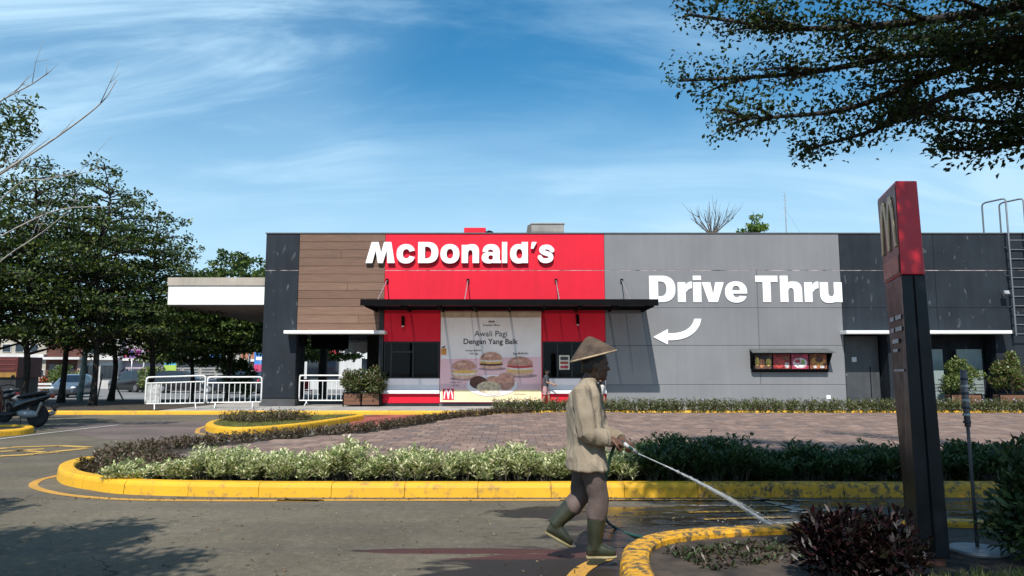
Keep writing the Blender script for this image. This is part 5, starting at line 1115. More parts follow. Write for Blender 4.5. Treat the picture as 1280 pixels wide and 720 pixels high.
def car(label, loc, rz, prof, col, group='cars parked beyond the trees', paint=None):
    t = thing('parked_car', label, 'car', loc, rz, group); mt = paint or pm('car_paint', col, 0.25, 0.05, 2, coat=0.6)
    def ring(s):
        x, zb, zl, zr, hw, hr = s; h = zl-zb; half = [(hw*.86, zb), (hw*.97, zb+h*.18), (hw, zb+h*.6), (hw*.97, zl), (hr, zl+(zr-zl)*.88), (hr*.86, zr)]
        return [(x, y, z) for y, z in half]+[(x, -y, z) for y, z in half[::-1]]
    body = MB().rings([ring(s) for s in prof]).build('body', mt, t, smooth='auto'); e = .012
    def quad(name, pts, mat, par=t): return MB().add(pts, [(0, 1, 2, 3)]).build(name, mat, par)
    cab = [i for i, s in enumerate(prof) if s[3]-s[2] > .25]
    for sd in (1, -1):
        for i, j in zip(cab[:-1], cab[1:]):
            a, b = prof[i], prof[j]
            def pt(s, f, k): x, zb, zl, zr, hw, hr = s; return (x+k, sd*((hw*.97)*(1-f)+hr*f+e), zl+(zr-zl)*.88*f+.0)
            quad('side_window', [pt(a, .1, .06), pt(b, .1, -.06), pt(b, .86, -.06), pt(a, .86, .06)], M['carglass'])
    def cross(a, b, name, sgn):
        def pt(s, f, sd): x, zb, zl, zr, hw, hr = s; return (x+sgn*e*1.6, sd*(hr*.86)*.95, zr+e)
        p = [Vector(pt(a, 0, 1)), Vector(pt(a, 0, -1)), Vector(pt(b, 0, -1)), Vector(pt(b, 0, 1))]; q = [p[0].lerp(p[3], .08), p[1].lerp(p[2], .08), p[2].lerp(p[1], .08), p[3].lerp(p[0], .08)]
        quad(name, q, M['carglass'])
    cross(prof[cab[-1]+1], prof[cab[-1]], 'windscreen', 1); cross(prof[cab[0]-1], prof[cab[0]], 'rear_window', -1)
    xf, xr = prof[-1], prof[0]; wr = .31 if prof is HATCH else .37
    for sd in (1, -1):
        MB().ell((prof[-2][0]-.06, sd*prof[-2][4]*.80, prof[-2][2]-.05), (.16, .17, .085)).build('headlight', M['lamp_w'], t, smooth=True)
        MB().ell((prof[1][0]+.02, sd*prof[1][4]*.86, prof[1][2]-.06), (.10, .13, .13)).build('tail_light', M['lamp_r'], t, smooth=True)
        MB().ell((prof[-4][0]-.08, sd*(prof[-4][4]+.09), prof[-4][2]+.08), (.07, .10, .07)).build('mirror', mt, t, smooth=True)
        for x in (prof[-1][0]-.72, prof[0][0]+.72):
            w = MB().lathe([(wr*.55, -.10), (wr*.92, -.10), (wr, -.06), (wr, .06), (wr*.92, .10), (wr*.55, .10)], 20, (0, 0, 0), Matrix.Rotation(math.pi/2, 3, 'X')).build('wheel', M['tyre'], t, smooth='auto'); w.location = (x, sd*(prof[3][4]-.08), wr)
            MB().lathe([(.03, -.115), (wr*.60, -.106), (wr*.62, -.09), (wr*.62, .09), (wr*.60, .106), (.03, .115)], 16, (0, 0, 0), Matrix.Rotation(math.pi/2, 3, 'X')).build('rim', M['rim'], w)
    MB().box(xf[0]-.10, -.5, xf[1]+.0, xf[0]+.012, .5, xf[1]+.14).build('grille', M['trim'], t); MB().box(xr[0]-.02, -.26, xr[1]+.10, xr[0]+.05, .26, xr[1]+.22).build('number_plate', M['plate'], t)
    MB().box(xr[0]+.25, -prof[3][4]*.9, .16, xf[0]-.25, prof[3][4]*.9, .30).build('underbody', M['trim'], t); return t
def cpos(px, py): return G(px, py, -0.25)
p = cpos(91, 496.5); car('silver blue hatchback facing the camera between tree trunks', p, R(-78), HATCH, (0.07, 0.095, 0.125))
p = cpos(166, 490); car('black off-roader with red tail lamp, left of the white barriers', p, R(152), SUV, (0.012, 0.013, 0.016))
p = cpos(210, 487); car('dark car behind the worn barrier, right of the black off-roader', p, R(175), HATCH, (0.03, 0.05, 0.06))
p = cpos(232, 491); car('black car behind the gap between the two barriers', p, R(8), SUV, (0.014, 0.014, 0.016))
p = cpos(292, 492); car('dark blue car behind the barrier next to the pier', p, R(176), SUV, (0.012, 0.018, 0.03))
def scooter(label, loc, rz, col, grey):
    t = thing('motor_scooter', label, 'scooter', loc, rz, 'scooters parked at the left'); mt = pm('scooter_paint', col, 0.22, 0.05, 3, coat=0.7); mg = pm('scooter_grey', grey, 0.35, 0.1, 4)
    X90 = Matrix.Rotation(math.pi/2, 3, 'X')
    for x in (0, 1.27):                                  # rear wheel at 0, front at 1.27
        w = MB().lathe([(.19, -.05), (.24, -.05), (.275, -.025), (.28, 0), (.275, .025), (.24, .05), (.19, .05)], 28, (0, 0, 0), X90).build('wheel', M['tyre'], t, smooth=True); w.location = (x, 0, .28)
        r = MB().lathe([(.17, -.03), (.195, -.03), (.195, .03), (.17, .03)], 24, (0, 0, 0), X90)
        for k in range(5): a = 2*math.pi*k/5; r.tube([(.03*math.cos(a), 0, .03*math.sin(a)), (.18*math.cos(a+.25), 0, .18*math.sin(a+.25))], .014, 5)
        r.build('rim', M['rim'], w)
    def loft(name, st, mat): return MB().rings([[(x, hw*math.cos(a)*(1 if abs(math.cos(a)) > .3 else .9), zc+hh*math.sin(a)) for a in [2*math.pi*k/14 for k in range(14)]] for x, zc, hw, hh in st]).build(name, mat, t, smooth=True)
    loft('tail_body', [(-.36, .80, .03, .02), (-.28, .78, .09, .055), (-.05, .70, .13, .11), (.25, .62, .15, .15), (.50, .52, .15, .15), (.62, .46, .12, .10)], mt)
    loft('seat', [(-.22, .86, .07, .02), (-.12, .855, .12, .045), (.15, .81, .14, .055), (.40, .77, .12, .05), (.55, .74, .07, .03)], M['trim'])
    loft('floor_board', [(.50, .36, .12, .08), (.75, .30, .15, .05), (1.0, .34, .14, .07)], M['trim'])
    loft('leg_shield', [(.93, .36, .12, .10), (1.02, .60, .19, .16), (1.08, .85, .14, .12), (1.06, .97, .06, .05)], mt)
    loft('front_mudguard', [(1.02, .50, .04, .02), (1.15, .57, .08, .04), (1.32, .58, .08, .04), (1.52, .46, .04, .03)], mt)
    loft('engine', [(-.05, .32, .06, .06), (.10, .33, .11, .10), (.35, .33, .12, .11), (.52, .36, .08, .08)], mg)
    loft('rear_mudguard', [(-.46, .40, .05, .015), (-.38, .52, .07, .02), (-.22, .60, .07, .025), (0, .62, .07, .03)], M['trim'])
    MB().tube([(.42, -.14, .24), (.15, -.17, .22), (-.02, -.18, .26), (-.30, -.18, .36)], [.025, .045, .062, .052], 12).build('exhaust', M['rim'], t, smooth=True)
    MB().tube([(-.02, .09, .28), (-.16, .10, .62)], .03, 8).build('shock_absorber', M['rim'], t); MB().tube([(1.27, -.09, .28), (1.12, -.08, .72)], .022, 8).build('fork', M['rim'], t); MB().tube([(1.27, .09, .28), (1.12, .08, .72)], .022, 8).build('fork', M['rim'], t)
    MB().tube(smooth_path([(.92, -.34, 1.02), (.98, -.2, 1.05), (1.03, 0, 1.02), (.98, .2, 1.05), (.92, .34, 1.02)], 4), .016, 8).build('handlebar', M['trim'], t)
    for s in (-1, 1): MB().tube([(.98, s*.24, 1.05), (.97, s*.30, 1.22)], .006, 5).build('mirror_stalk', M['trim'], t); MB().ell((.97, s*.31, 1.25), (.02, .07, .045)).build('mirror', M['trim'], t)
    MB().ell((1.12, 0, .92), (.06, .10, .07)).build('headlight', M['lamp_w'], t, smooth=True); MB().ell((-.36, 0, .78), (.03, .08, .035)).build('tail_light', M['lamp_r'], t, smooth=True)
    MB().tube(smooth_path([(.02, -.13, .87), (-.25, -.12, .90), (-.36, 0, .91), (-.25, .12, .90), (.02, .13, .87)], 4), .012, 6).build('grab_rail', M['rim'], t)
    MB().tube([(.35, .12, .28), (.28, .22, .02)], .014, 6).build('kick_stand', M['trim'], t); MB().box(-.47, -.09, .46, -.455, .09, .56).build('number_plate', M['plate'], t); return t
p = G(46, 534); scooter('black scooter nearest the kerb, rear wheel and silver exhaust showing', p, R(176), (0.012, 0.012, 0.014), (0.40, 0.40, 0.41))
p = G(5, 528); scooter('dark scooter half hidden behind the first one at the left edge', p, R(168), (0.03, 0.03, 0.035), (0.22, 0.22, 0.23))
# red box truck at the left edge
p = G(-40, 500, 0.0); d_ = 38.0; tx0, tx1 = P(-90, 460, d_).x, P(22, 460, d_).x
t = thing('box_truck', 'dark red box truck with yellow stripe at the left edge', 'truck', ((tx0+tx1)/2, d_, -0.25)); w = tx1-tx0; zt = P(0, 446, d_).z+.25; zs = P(0, 465, d_).z+.25; zs2 = P(0, 472, d_).z+.25
mr_ = pm('truck_red', (0.09, 0.016, 0.012), .5, .15, 1); MB().box(-w/2, 0, zs2+.002, w/2, 2, zt).build('cargo_box', mr_, t, bevel=.03); MB().box(-w/2+.05, -.012, zs2+.02, w/2-.05, -.001, zs-.02).build('stripe', pm('truck_yellow', (0.30, 0.16, 0.03), .5), t)
for k in range(3): MB().box(-w/2+.1, -.02, zs+.12+k*.24, w/2-.1, -.001, zs+.17+k*.24).build('rib', pm('truck_rib', (0.16, 0.04, 0.035), .5), t)
MB().box(-w/2+.1, .1, .5, w/2-.1, 1.9, zs2).build('chassis', M['trim'], t)
for x in (-w/2+.9, w/2-.8): MB().lathe([(.1, -.12), (.42, -.12), (.46, -.06), (.46, .06), (.42, .12), (.1, .12)], 20, (x, .2, .46), Matrix.Rotation(math.pi/2, 3, 'X')).build('wheel', M['tyre'], t)

# ================================================================= far side of the street
def bl_thing(name, label, px0, px1, py_top, d, wallc, depth=10):
    x0, x1 = P(px0, 460, d).x, P(px1, 460, d).x; h = P(0, py_top, d).z+.25
    t = thing(name, label, 'building', ((x0+x1)/2, d, -0.25)); w = x1-x0
    MB().box(-w/2, 0, 0, w/2, depth, h).build('wall', pm('far_wall', wallc, .85, .12, .4, streak=.1), t); t['w'] = w; t['h'] = h; t['d'] = d; return t
def on(t, px, py): q = P(px, py, t['d']); return q.x-t.location.x, q.z+.25
def bb(t, name, px0, py0, px1, py1, mat, out=.05, th=.1, par=None):
    x0, z1 = on(t, px0, py0); x1, z0 = on(t, px1, py1); return MB().box(x0, -out, z0, x1, -out+th, z1).build(name, mat, par or t)
def bwin(t, px0, py0, px1, py1, frame=None, pane=None, n=1):
    w = bb(t, 'window', px0, py0, px1, py1, frame or M['white'], .08, .16); 
    for k in range(n): a = px0+(px1-px0)*k/n+.4; b = px0+(px1-px0)*(k+1)/n-.4; bb(t, 'pane', a, py0+.5, b, py1-.5, pane or M['carglass'], .11, .025, w)
    return w
M['teal'] = pm('teal_glass', (0.10, 0.26, 0.26), .15, .2, .5, spec=.7); M['fascia'] = pm('white_fascia', (0.62, 0.60, 0.58), .7, .1, .5)
t = bl_thing('shop_building', 'cream shop with small window behind red flowers at far left', -90, 57, 424, 75, (0.42, 0.38, 0.32)); bb(t, 'roof_edge', -92, 443, 58, 447, M['fascia'], .5, .7); [bwin(t, x, 430, x+10, 440, n=2) for x in (-40, -20, 4, 20, 38)]; bwin(t, 35, 461, 48, 470); bwin(t, 50, 462, 55, 470); bwin(t, -20, 460, -4, 472)
t = bl_thing('shop_building', 'shop with dark red brown front between tree trunks', 57.5, 104, 428, 74.5, (0.10, 0.035, 0.025)); bb(t, 'roof_edge', 57, 446.5, 105, 449.5, M['fascia'], .8, 1.0); bb(t, 'pilaster', 98, 449.6, 103, 480, pm('pilaster', (0.35, 0.25, 0.2), .8), .1, .1); bwin(t, 62, 455, 78, 476, M['trim'], n=2); bb(t, 'door', 84, 456, 92, 481, M['trim'], .06, .08)
t = bl_thing('shop_building', 'white shop behind the thick tree trunk', 104.5, 148, 418, 75, (0.50, 0.48, 0.46)); bb(t, 'roof_edge', 104, 447, 149, 450, M['fascia'], .5, .7); bwin(t, 108, 456, 120, 474, n=2); bwin(t, 126, 456, 144, 474, n=3); bwin(t, 110, 433, 142, 442, n=4)
t = bl_thing('shop_building', 'lilac shop with purple lettering board above dark awnings', 148.5, 213, 422, 76, (0.42, 0.34, 0.38)); sb_ = bb(t, 'sign_board', 154, 436, 190, 447.5, pm('purple_sign', (0.22, 0.05, 0.20), .5, .5, 1.2, col2=(0.45, 0.30, 0.42)), .15, .12)
for k, (a, b, c) in enumerate([(156, 161, (0.5, .06, .12)), (163, 169, (.12, .10, .35)), (171, 176, (.45, .08, .30)), (178, 181, (.5, .4, .5)), (183, 189, (.35, .05, .15))]): bb(t, 'sign_letter', a, 438, b, 446, pm('sign_letter', c, .5, .3, 2), .18, .025, sb_)
bb(t, 'roof_edge', 148, 448, 214, 451, M['fascia'], .5, .7)
for a, b in ((149, 160), (163, 177), (181, 196)):
    x0, z1 = on(t, a, 461); x1, z0 = on(t, b, 467); MB().add([(x0, -.02, z1), (x1, -.02, z1), (x1, -.9, z0), (x0, -.9, z0), (x0, -.02, z1-.08), (x1, -.02, z1-.08), (x1, -.9, z0-.12), (x0, -.9, z0-.12)], [(0,1,2,3),(7,6,5,4),(0,3,7,4),(1,5,6,2),(3,2,6,7)]).build('awning', pm('navy_awning', (0.03, 0.035, 0.06), .7), t)
    bb(t, 'door', a+2, 468, b-2, 483, M['trim'], .06, .1)
t = bl_thing('office_building', 'taller white building with teal glass bands above the trees', 196, 262, 372, 95, (0.48, 0.50, 0.50), 16)
for py in (380, 398, 416, 432):
    for k in range(6): bwin(t, 200+k*10, py, 208+k*10, py+10, M['fascia'], M['teal'], 1)
    bb(t, 'band', 195, py+11.5, 263, py+14, M['fascia'], .4, .4)
t = bl_thing('shop_building', 'grey beige shop row with roller shutters behind the barriers', 213.5, 300, 440, 77, (0.34, 0.32, 0.30)); bb(t, 'roof_edge', 213, 449, 301, 452, M['fascia'], .5, .7); bb(t, 'sign_board', 256, 443.5, 282, 447.5, pm('blue_sign', (0.04, 0.14, 0.42), .5), .2, .15); bb(t, 'sign_board', 233, 440, 254, 446, pm('cream_sign', (0.55, 0.50, 0.40), .5), .2, .15)
for a, b in ((217, 226), (230, 248), (252, 268), (272, 296)):
    s = bb(t, 'roller_shutter', a, 457, b, 481, pm('shutter', (0.27, 0.27, 0.26), .6), .06, .06)
    for k in range(6): bb(t, 'slat', a+.3, 458+k*3.6, b-.3, 459.2+k*3.6, M['trim'], .075, .012, s)
t = bl_thing('shop_building', 'orange brick shop just left of the charcoal pier', 300.5, 372, 438, 76, (0.34, 0.15, 0.09)); bb(t, 'roof_edge', 300, 449, 373, 452, M['fascia'], .5, .7); bwin(t, 304, 457, 320, 476, n=2); bwin(t, 330, 457, 350, 476, n=2)
t = bl_thing('shop_building', 'white building seen through the open terrace', 372.5, 500, 436, 72, (0.55, 0.55, 0.54)); bwin(t, 384, 446, 400, 474, n=2); bwin(t, 408, 446, 424, 474, n=2); bwin(t, 452, 448, 476, 474, n=3); bb(t, 'sign_board', 409, 436, 424, 444, pm('red_sign', (0.45, 0.04, 0.05), .5), .2, .15)
# street signs, poles
def pole(name, label, cat, px, py_b, py_t, d, r, mat, gz=-.25):
    q = P(px, py_b, d); t = thing(name, label, cat, (q.x, d, gz)); h = P(px, py_t, d).z-gz; MB().tube([(0, 0, 0), (0, 0, h*.6), (0, 0, h)], [r, r*.95, r*.85], 8).build('post', mat, t, smooth=True); t['h'] = h; return t
lime = pm('lime_print', (0.42, 0.55, 0.06), .5, .3, .8, col2=(0.30, 0.45, 0.10))
t = pole('banner_sign', 'lime green upright banner beside a tree behind the barriers', 'banner', 203, 486, 434, 66, .05, M['steel']); w = P(219, 450, 66).x-P(203, 450, 66).x; h = t['h']; zb_ = P(203, 466, 66).z+.25
MB().box(.06, -.03, zb_, w, .03, h-.05).build('banner', lime, t); MB().box(.08, -.036, zb_+(h-zb_)*.30, w-.03, -.031, zb_+(h-zb_)*.46).build('print_band', pm('blue_print', (0.08, 0.35, 0.55), .5, .3, 1.2), t); MB().ell((w*.5, -.034, zb_+(h-zb_)*.72), (w*.3, .008, .4)).build('print_mark', pm('print_green', (0.10, 0.22, 0.03), .5, .4, 2), t)
t = pole('banner_sign', 'blue and pink sign beside the charcoal pier', 'sign', 324, 486, 438, 60, .05, M['steel']); w = P(331, 450, 60).x-P(316, 450, 60).x; zb_ = P(0, 465, 60).z+.25; h = t['h']
MB().box(-w*.5, -.04, zb_+(h-zb_)*.35, w*.5, .04, h).build('panel', pm('blue_panel', (0.05, 0.22, 0.60), .5, .2, 1), t); MB().box(-w*.5, -.04, zb_, w*.5, .04, zb_+(h-zb_)*.345).build('panel', pm('pink_panel', (0.55, 0.05, 0.16), .5, .2, 1), t); MB().box(-w*.35, -.05, zb_+(h-zb_)*.55, w*.3, -.041, zb_+(h-zb_)*.7).build('print', M['white'], t)
mp_ = pm('mottled_pole_paint', (0.45, 0.55, 0.55), .6, .6, 4, col2=(0.10, 0.22, 0.22)); q = P(105, 500, 33)
t = thing('painted_pole', 'mottled blue white post between the hatchback and the thick trunk', 'pole', (q.x-.05, 33, .08)); h = P(105, 410, 33).z; MB().tube([(-.15, 0, 0), (-.06, 0, h*.5), (.0, 0, h)], [.13, .12, .10], 10).build('post', mp_, t, smooth=True)
MB().ell((.28, -.05, h-.35), (.2, .1, .22)).build('lamp', pm('brass_lamp', (0.45, 0.30, 0.10), .4, .3, 4), t, smooth=True); MB().tube([(0, 0, h-.1), (.28, -.05, h-.12)], .03, 6).build('arm', M['steel'], t)
pole('lamp_post', 'thin grey post in front of the lilac shop', 'post', 163, 486, 448, 62, .06, M['steel']); pole('lamp_post', 'thin white post right of the lilac shop doors', 'post', 178, 486, 432, 62, .07, M['fascia']); pole('lamp_post', 'grey post right of the layered tree by the pier', 'post', 310, 490, 425, 50, .09, M['steel'])
for k, (a, b, lb) in enumerate([((122, 491), (128, 467), 'pale wooden stake propping the young tree, left side'), ((155, 491), (142, 477), 'pale wooden stake propping the young tree, right side')]):
    A, B = P(*a, 34.5), P(*b, 34.3); A.z = 0.08; t = thing('tree_stake', lb, 'stake', A); MB().tube([(0, 0, 0), tuple((B-A)*.5), tuple(B-A)], .035, 7).build('stake', pm('stake_wood', (0.42, 0.34, 0.24), .8), t)
t = thing('guard_rail', 'white low rail along the far road at the left', 'rail', (P(35, 480, 52).x, 52, -.25)); w = 14
for z in (.75, .50): MB().box(-w, -.03, z, w*.12, .03, z+.14).build('rail', M['fascia'], t)
for k in range(8): MB().box(-w+k*2, .035, 0, -w+k*2+.12, .12, .9).build('post', M['fascia'], t)
RF = [(0.42, 0.07, 0.03), (0.35, 0.05, 0.04), (0.06, 0.10, 0.03), (0.50, 0.14, 0.05)]
for k, px in enumerate((30, 52, 74)):
    q = P(px, 470, 60); bush('flower_bush', ['red flowering bush left of the leaning trunk', 'red flowering bush behind the low white rail', 'red flowering bush left of the hatchback'][k], (q.x, 60, -.25), 1.1, .6, 1.35, 200+k, 900, (.22, .14), RF, (3, 2, 3, 1), mat='leaf', group='red flowering bushes across the road')
q = P(82, 465, 58); bush('green_bush', 'pale green bush above the hatchback roof', (q.x, 58, -.25), 1.3, .8, 2.2, 205, 1200, (.24, .14), [(0.16, 0.20, 0.06), (0.10, 0.14, 0.04)], (1, 1), mat='leaf')
q = P(192, 465, 60); bush('green_bush', 'pale green bush right of the black off-roader', (q.x, 60, -.25), 1.2, .8, 2.3, 206, 1200, (.24, .14), [(0.16, 0.20, 0.06), (0.10, 0.14, 0.04)], (1, 1), mat='leaf')
q = P(298, 465, 45); bush('green_bush', 'leafy green bush behind the second barrier', (q.x, 45, -.25), 1.2, .8, 2.9, 207, 1600, (.22, .13), [(0.10, 0.16, 0.04), (0.06, 0.10, 0.03)], (1, 1), mat='leaf')
# terrace: white parasol and a red chair
q = P(468, 450, 38); t = thing('parasol', 'white parasol with scalloped edge seen through the terrace', 'parasol', (q.x, 38, -.2)); zv = P(468, 436, 38).z+.2
MB().tube([(0, 0, 0), (0, 0, zv+1.2)], .04, 8).build('pole', M['steel'], t); cn = MB(); n = 32
cn.rings([[(r*math.cos(2*math.pi*k/n), r*math.sin(2*math.pi*k/n), z-(.12*abs(math.sin(k*math.pi/2*1.0)) if r > 1.45 and z < zv+.1 else 0)) for k in range(n)] for r, z in ((1.5, zv-.12), (1.5, zv+.28), (.75, zv+.75), (.04, zv+1.15))], cap=False); cn.build('canopy', M['white'], t)
q = P(383, 470, 33); t = thing('terrace_chair', 'red plastic chair on the terrace behind the barrier', 'chair', (q.x, 33, .12), R(30)); mr_ = pm('red_plastic', (0.45, 0.02, 0.03), .4)
MB().box(-.22, -.22, .43, .22, .22, .47).build('seat', mr_, t, bevel=.01); MB().box(-.22, .19, .5, .22, .23, .95).build('backrest', mr_, t, bevel=.02)
for a in (-1, 1):
    for b in (-1, 1): MB().tube([(a*.20, b*.20, .43), (a*.22, b*.22, 0)], .016, 6).build('leg', mr_, t)

# ================================================================= sign pylon at the lower right
yn, yf = 4.95, 5.50; zb, ztp = .10, P(1120, 226, yn).z; zsplit = P(1122, 343, yn).z
def xat(z): f = (z-zb)/(ztp-zb); return (2.647-.007*f, 2.850-.062*f, 2.862-.074*f, 3.03-.09*f)
t = thing('sign_pylon', 'tall black sign pylon with red top and arch emblem, lower right', 'sign', (2.75, 5.2, zb)); O = Vector(t.location)
def pyl(name, z0, z1, mat, g=0, par=t):
    v = []
    for z in (z0, z1):
        a, b, c, d = xat(z); v += [Vector((a+g, yn+g, z))-O, Vector((b-g, yn+g, z))-O, Vector((d-g, yf-g, z))-O, Vector((c+g, yf-g, z))-O]
    return MB().add(v, [(0,3,2,1),(4,5,6,7),(0,1,5,4),(1,2,6,5),(2,3,7,6),(3,0,4,7)]).build(name, mat, par, bevel=.006)
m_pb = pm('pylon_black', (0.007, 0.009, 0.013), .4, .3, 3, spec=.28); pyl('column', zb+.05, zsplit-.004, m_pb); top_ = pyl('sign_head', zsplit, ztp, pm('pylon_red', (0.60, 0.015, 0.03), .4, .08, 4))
pyl('foot', zb-.06, zb+.049, pm('rusty_base', (0.16, 0.06, 0.035), .8), .02)
def face(u, z, out): a, b, c, d = xat(z); p0 = Vector((a, yn, z)); p1 = Vector((c, yf, z)); e = (p1-p0).normalized(); nn = Vector((-e.y, e.x, 0)); return p0.lerp(p1, 1-u)+nn*out-O
fm = MB(); m_fp = pm('pylon_face_shaded', (0.15, 0.085, 0.065), .45, .15, 3)  # wide face is red in shade; that shade is painted in as brown
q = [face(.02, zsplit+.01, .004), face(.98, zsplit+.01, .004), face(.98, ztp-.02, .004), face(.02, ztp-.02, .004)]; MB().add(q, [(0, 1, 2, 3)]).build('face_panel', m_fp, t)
H_ = ztp-zsplit; lo_ = contour(arches, 0, 1, 0, 1, .03)
for lp in lo_:
    for_ = [face(.06+x*.88, zsplit+H_*.28+y*H_*.62, .014) for x, y in lp]; bk = [face(.06+x*.88, zsplit+H_*.28+y*H_*.62, .005) for x, y in lp]; n = len(lp)
    m_ = MB(); m_.add(for_+bk, [tuple(range(n)), tuple(range(n, 2*n))[::-1]]+[(i, (i+1) % n, n+(i+1) % n, n+i) for i in range(n)]); m_.build('emblem', pm('emblem_gold', (0.62, 0.48, 0.26), .4, .1, 4), t)
q = [face(.05, zsplit+.02, .008), face(.95, zsplit+.02, .008), face(.95, zsplit+H_*.22, .008), face(.05, zsplit+H_*.22, .008)]; MB().add(q, [(0, 1, 2, 3)]).build('face_band', pm('face_band', (0.26, 0.09, 0.06), .4), t)
for (u0, u1, z0, z1) in [(.15, .40, 1.72, 1.75), (.5, .85, 1.72, 1.75), (.15, .35, 1.64, 1.67), (.45, .85, 1.64, 1.67), (.2, .6, 1.56, 1.59), (.15, .8, 1.36, 1.375), (.2, .5, 1.50, 1.52)]:
    MB().add([face(u0, z0, .003), face(u1, z0, .003), face(u1, z1, .003), face(u0, z1, .003)], [(0, 1, 2, 3)]).build('small_print', pm('small_print', (0.45, 0.45, 0.45), .5), t)
a0, b0_, _, _ = xat(zb+.1); a1, b1_, _, _ = xat(zsplit-.02); mA, mB_ = (a0+b0_)/2, (a1+b1_)/2
MB().add([Vector((mA-.008, yn-.002, zb+.06))-O, Vector((mA+.008, yn-.002, zb+.06))-O, Vector((mB_+.006, yn-.002, zsplit-.01))-O, Vector((mB_-.006, yn-.002, zsplit-.01))-O], [(0, 1, 2, 3)]).build('groove', M['black'], t)
# slim post on a round plate
q = G(1222, 688, .11); t = thing('slim_post', 'slim grey post with banded top on a round white plate', 'post', (q.x, q.y, .10)); zt = P(1214, 462, q.y).z-.10
MB().lathe([(.01, 0), (.185, 0), (.19, .012), (.18, .025), (.03, .035), (.01, .035)], 32).build('plate', pm('white_base_plate', (0.30, 0.30, 0.31), .5, .2, 4), t, smooth='auto')
MB().tube([(0, 0, .03), (-.008, 0, zt*.68)], .012, 10).build('post', pm('dull_post', (0.12, 0.11, 0.11), .7, .2, 5), t, smooth=True); hd = MB().tube([(-.008, 0, zt*.68), (-.012, 0, zt*.85), (-.014, 0, zt)], [.020, .024, .022], 10).build('head', pm('post_head', (0.22, 0.19, 0.20), .5, .2, 8), t, smooth=True)
for k in range(7): z = zt*(.70+.04*k); MB().lathe([(.024, z), (.0265, z+.004), (.0265, z+.014), (.024, z+.018)], 12, (-.011, 0, 0)).build('band', pm('post_band', ((.5, .5, .5) if k % 2 else (.05, .05, .06)), .5), hd)
# ================================================================= people
def remeshed(mb, voxel, it=4, disp=0.0, dscale=7.0, seed=0):
    me = mb.mesh('raw'); bm = bmesh.new(); bm.from_mesh(me); bmesh.ops.recalc_face_normals(bm, faces=bm.faces); bm.to_mesh(me); bm.free()
    o = bpy.data.objects.new('raw', me); C.objects.link(o); r = o.modifiers.new('r', 'REMESH'); r.mode = 'VOXEL'; r.voxel_size = voxel; s = o.modifiers.new('s', 'SMOOTH'); s.iterations = it; s.factor = .5
    dg = bpy.context.evaluated_depsgraph_get(); out = bpy.data.meshes.new_from_object(o.evaluated_get(dg)); bpy.data.objects.remove(o); bpy.data.meshes.remove(me)
    if disp:
        n = len(out.vertices); co = np.empty(n*3); no = np.empty(n*3); out.vertices.foreach_get('co', co); out.vertex_normals.foreach_get('vector', no); co = co.reshape(-1, 3); no = no.reshape(-1, 3)
        dv = np.array([.50-abs(mnoise.noise(Vector((c[0]*dscale+seed+c[2]*2.5, c[1]*dscale, c[2]*dscale*.42))))*1.1-.5*abs(mnoise.noise(Vector((c[0]*dscale*2.3+seed, c[1]*dscale*2.3-c[2]*5, c[2]*dscale*.8)))) for c in co]); co += no*(dv*disp)[:, None]; out.vertices.foreach_set('co', co.ravel())
    out.polygons.foreach_set('use_smooth', [True]*len(out.polygons)); return out
def oval_ring(c, a, b, M3, n=18, sq=2.0):
    out = []
    for k in range(n):
        t = 2*math.pi*k/n; x, y = math.cos(t), math.sin(t); e = 2/sq; out.append(Vector(c)+M3 @ Vector((a*math.copysign(abs(x)**e, x), b*math.copysign(abs(y)**e, y), 0)))
    return out
I3 = Matrix.Identity(3)
def hand(mb, wrist, d, pn, s=1.0, curl=55, side=1):
    """palm from the wrist along d; pn = palm normal; fingers curl towards pn; thumb on the given side"""
    d = Vector(d).normalized(); pn = Vector(pn); pn = (pn-d*pn.dot(d)).normalized(); sd = d.cross(pn)*side; w = Vector(wrist); B = Matrix((sd, pn, d)).transposed()
    mb.rings([oval_ring(w+d*l*s, a*s, b*s, B, 12, 2.6) for l, a, b in ((-.02, .026, .022), (.015, .030, .020), (.045, .038, .017), (.085, .041, .015), (.095, .036, .010))])
    for k, (o, ln) in enumerate(((.030, .074), (.010, .082), (-.010, .077), (-.029, .060))):
        p = w+d*.086*s+sd*o*s; a = 0; pts = [p-d*.02*s, p]; L_ = ln*s
        for f in (.42, .33, .25): a += R(curl); e = d*math.cos(a)+pn*math.sin(a); p = p+e*L_*f; pts.append(p)
        mb.tube(pts, [.0085*s, .0090*s, .0082*s, .0074*s, .0062*s], 8)
    b = w+d*.025*s+sd*.028*s; c = b+(d*.6+sd*.7+pn*.35).normalized()*.036*s; e = c+(d*.9+pn*.55+sd*.1).normalized()*.030*s; f = e+(d*.7+pn*.8-sd*.3).normalized()*.024*s
    mb.tube([b-d*.012*s, b, c, e, f], [.013*s, .0135*s, .011*s, .0095*s, .0075*s], 8)
M['skin'] = pm('brown_skin', (0.115, 0.055, 0.034), .55, .12, 9); M['skin_light'] = pm('tan_skin', (0.32, 0.18, 0.12), .55, .1, 9); M['hair'] = pm('black_hair', (0.012, 0.010, 0.010), .55, .2, 20)
dW = 5.45; o0 = G(742, 696); WO = Vector((o0.x, dW, 0.0))
def W(px, py, dy=0.0): return P(px, py, dW+dy)-WO
pw = thing('person', 'worker in conical hat, khaki shirt and green boots, walking with a hose', 'person', WO)
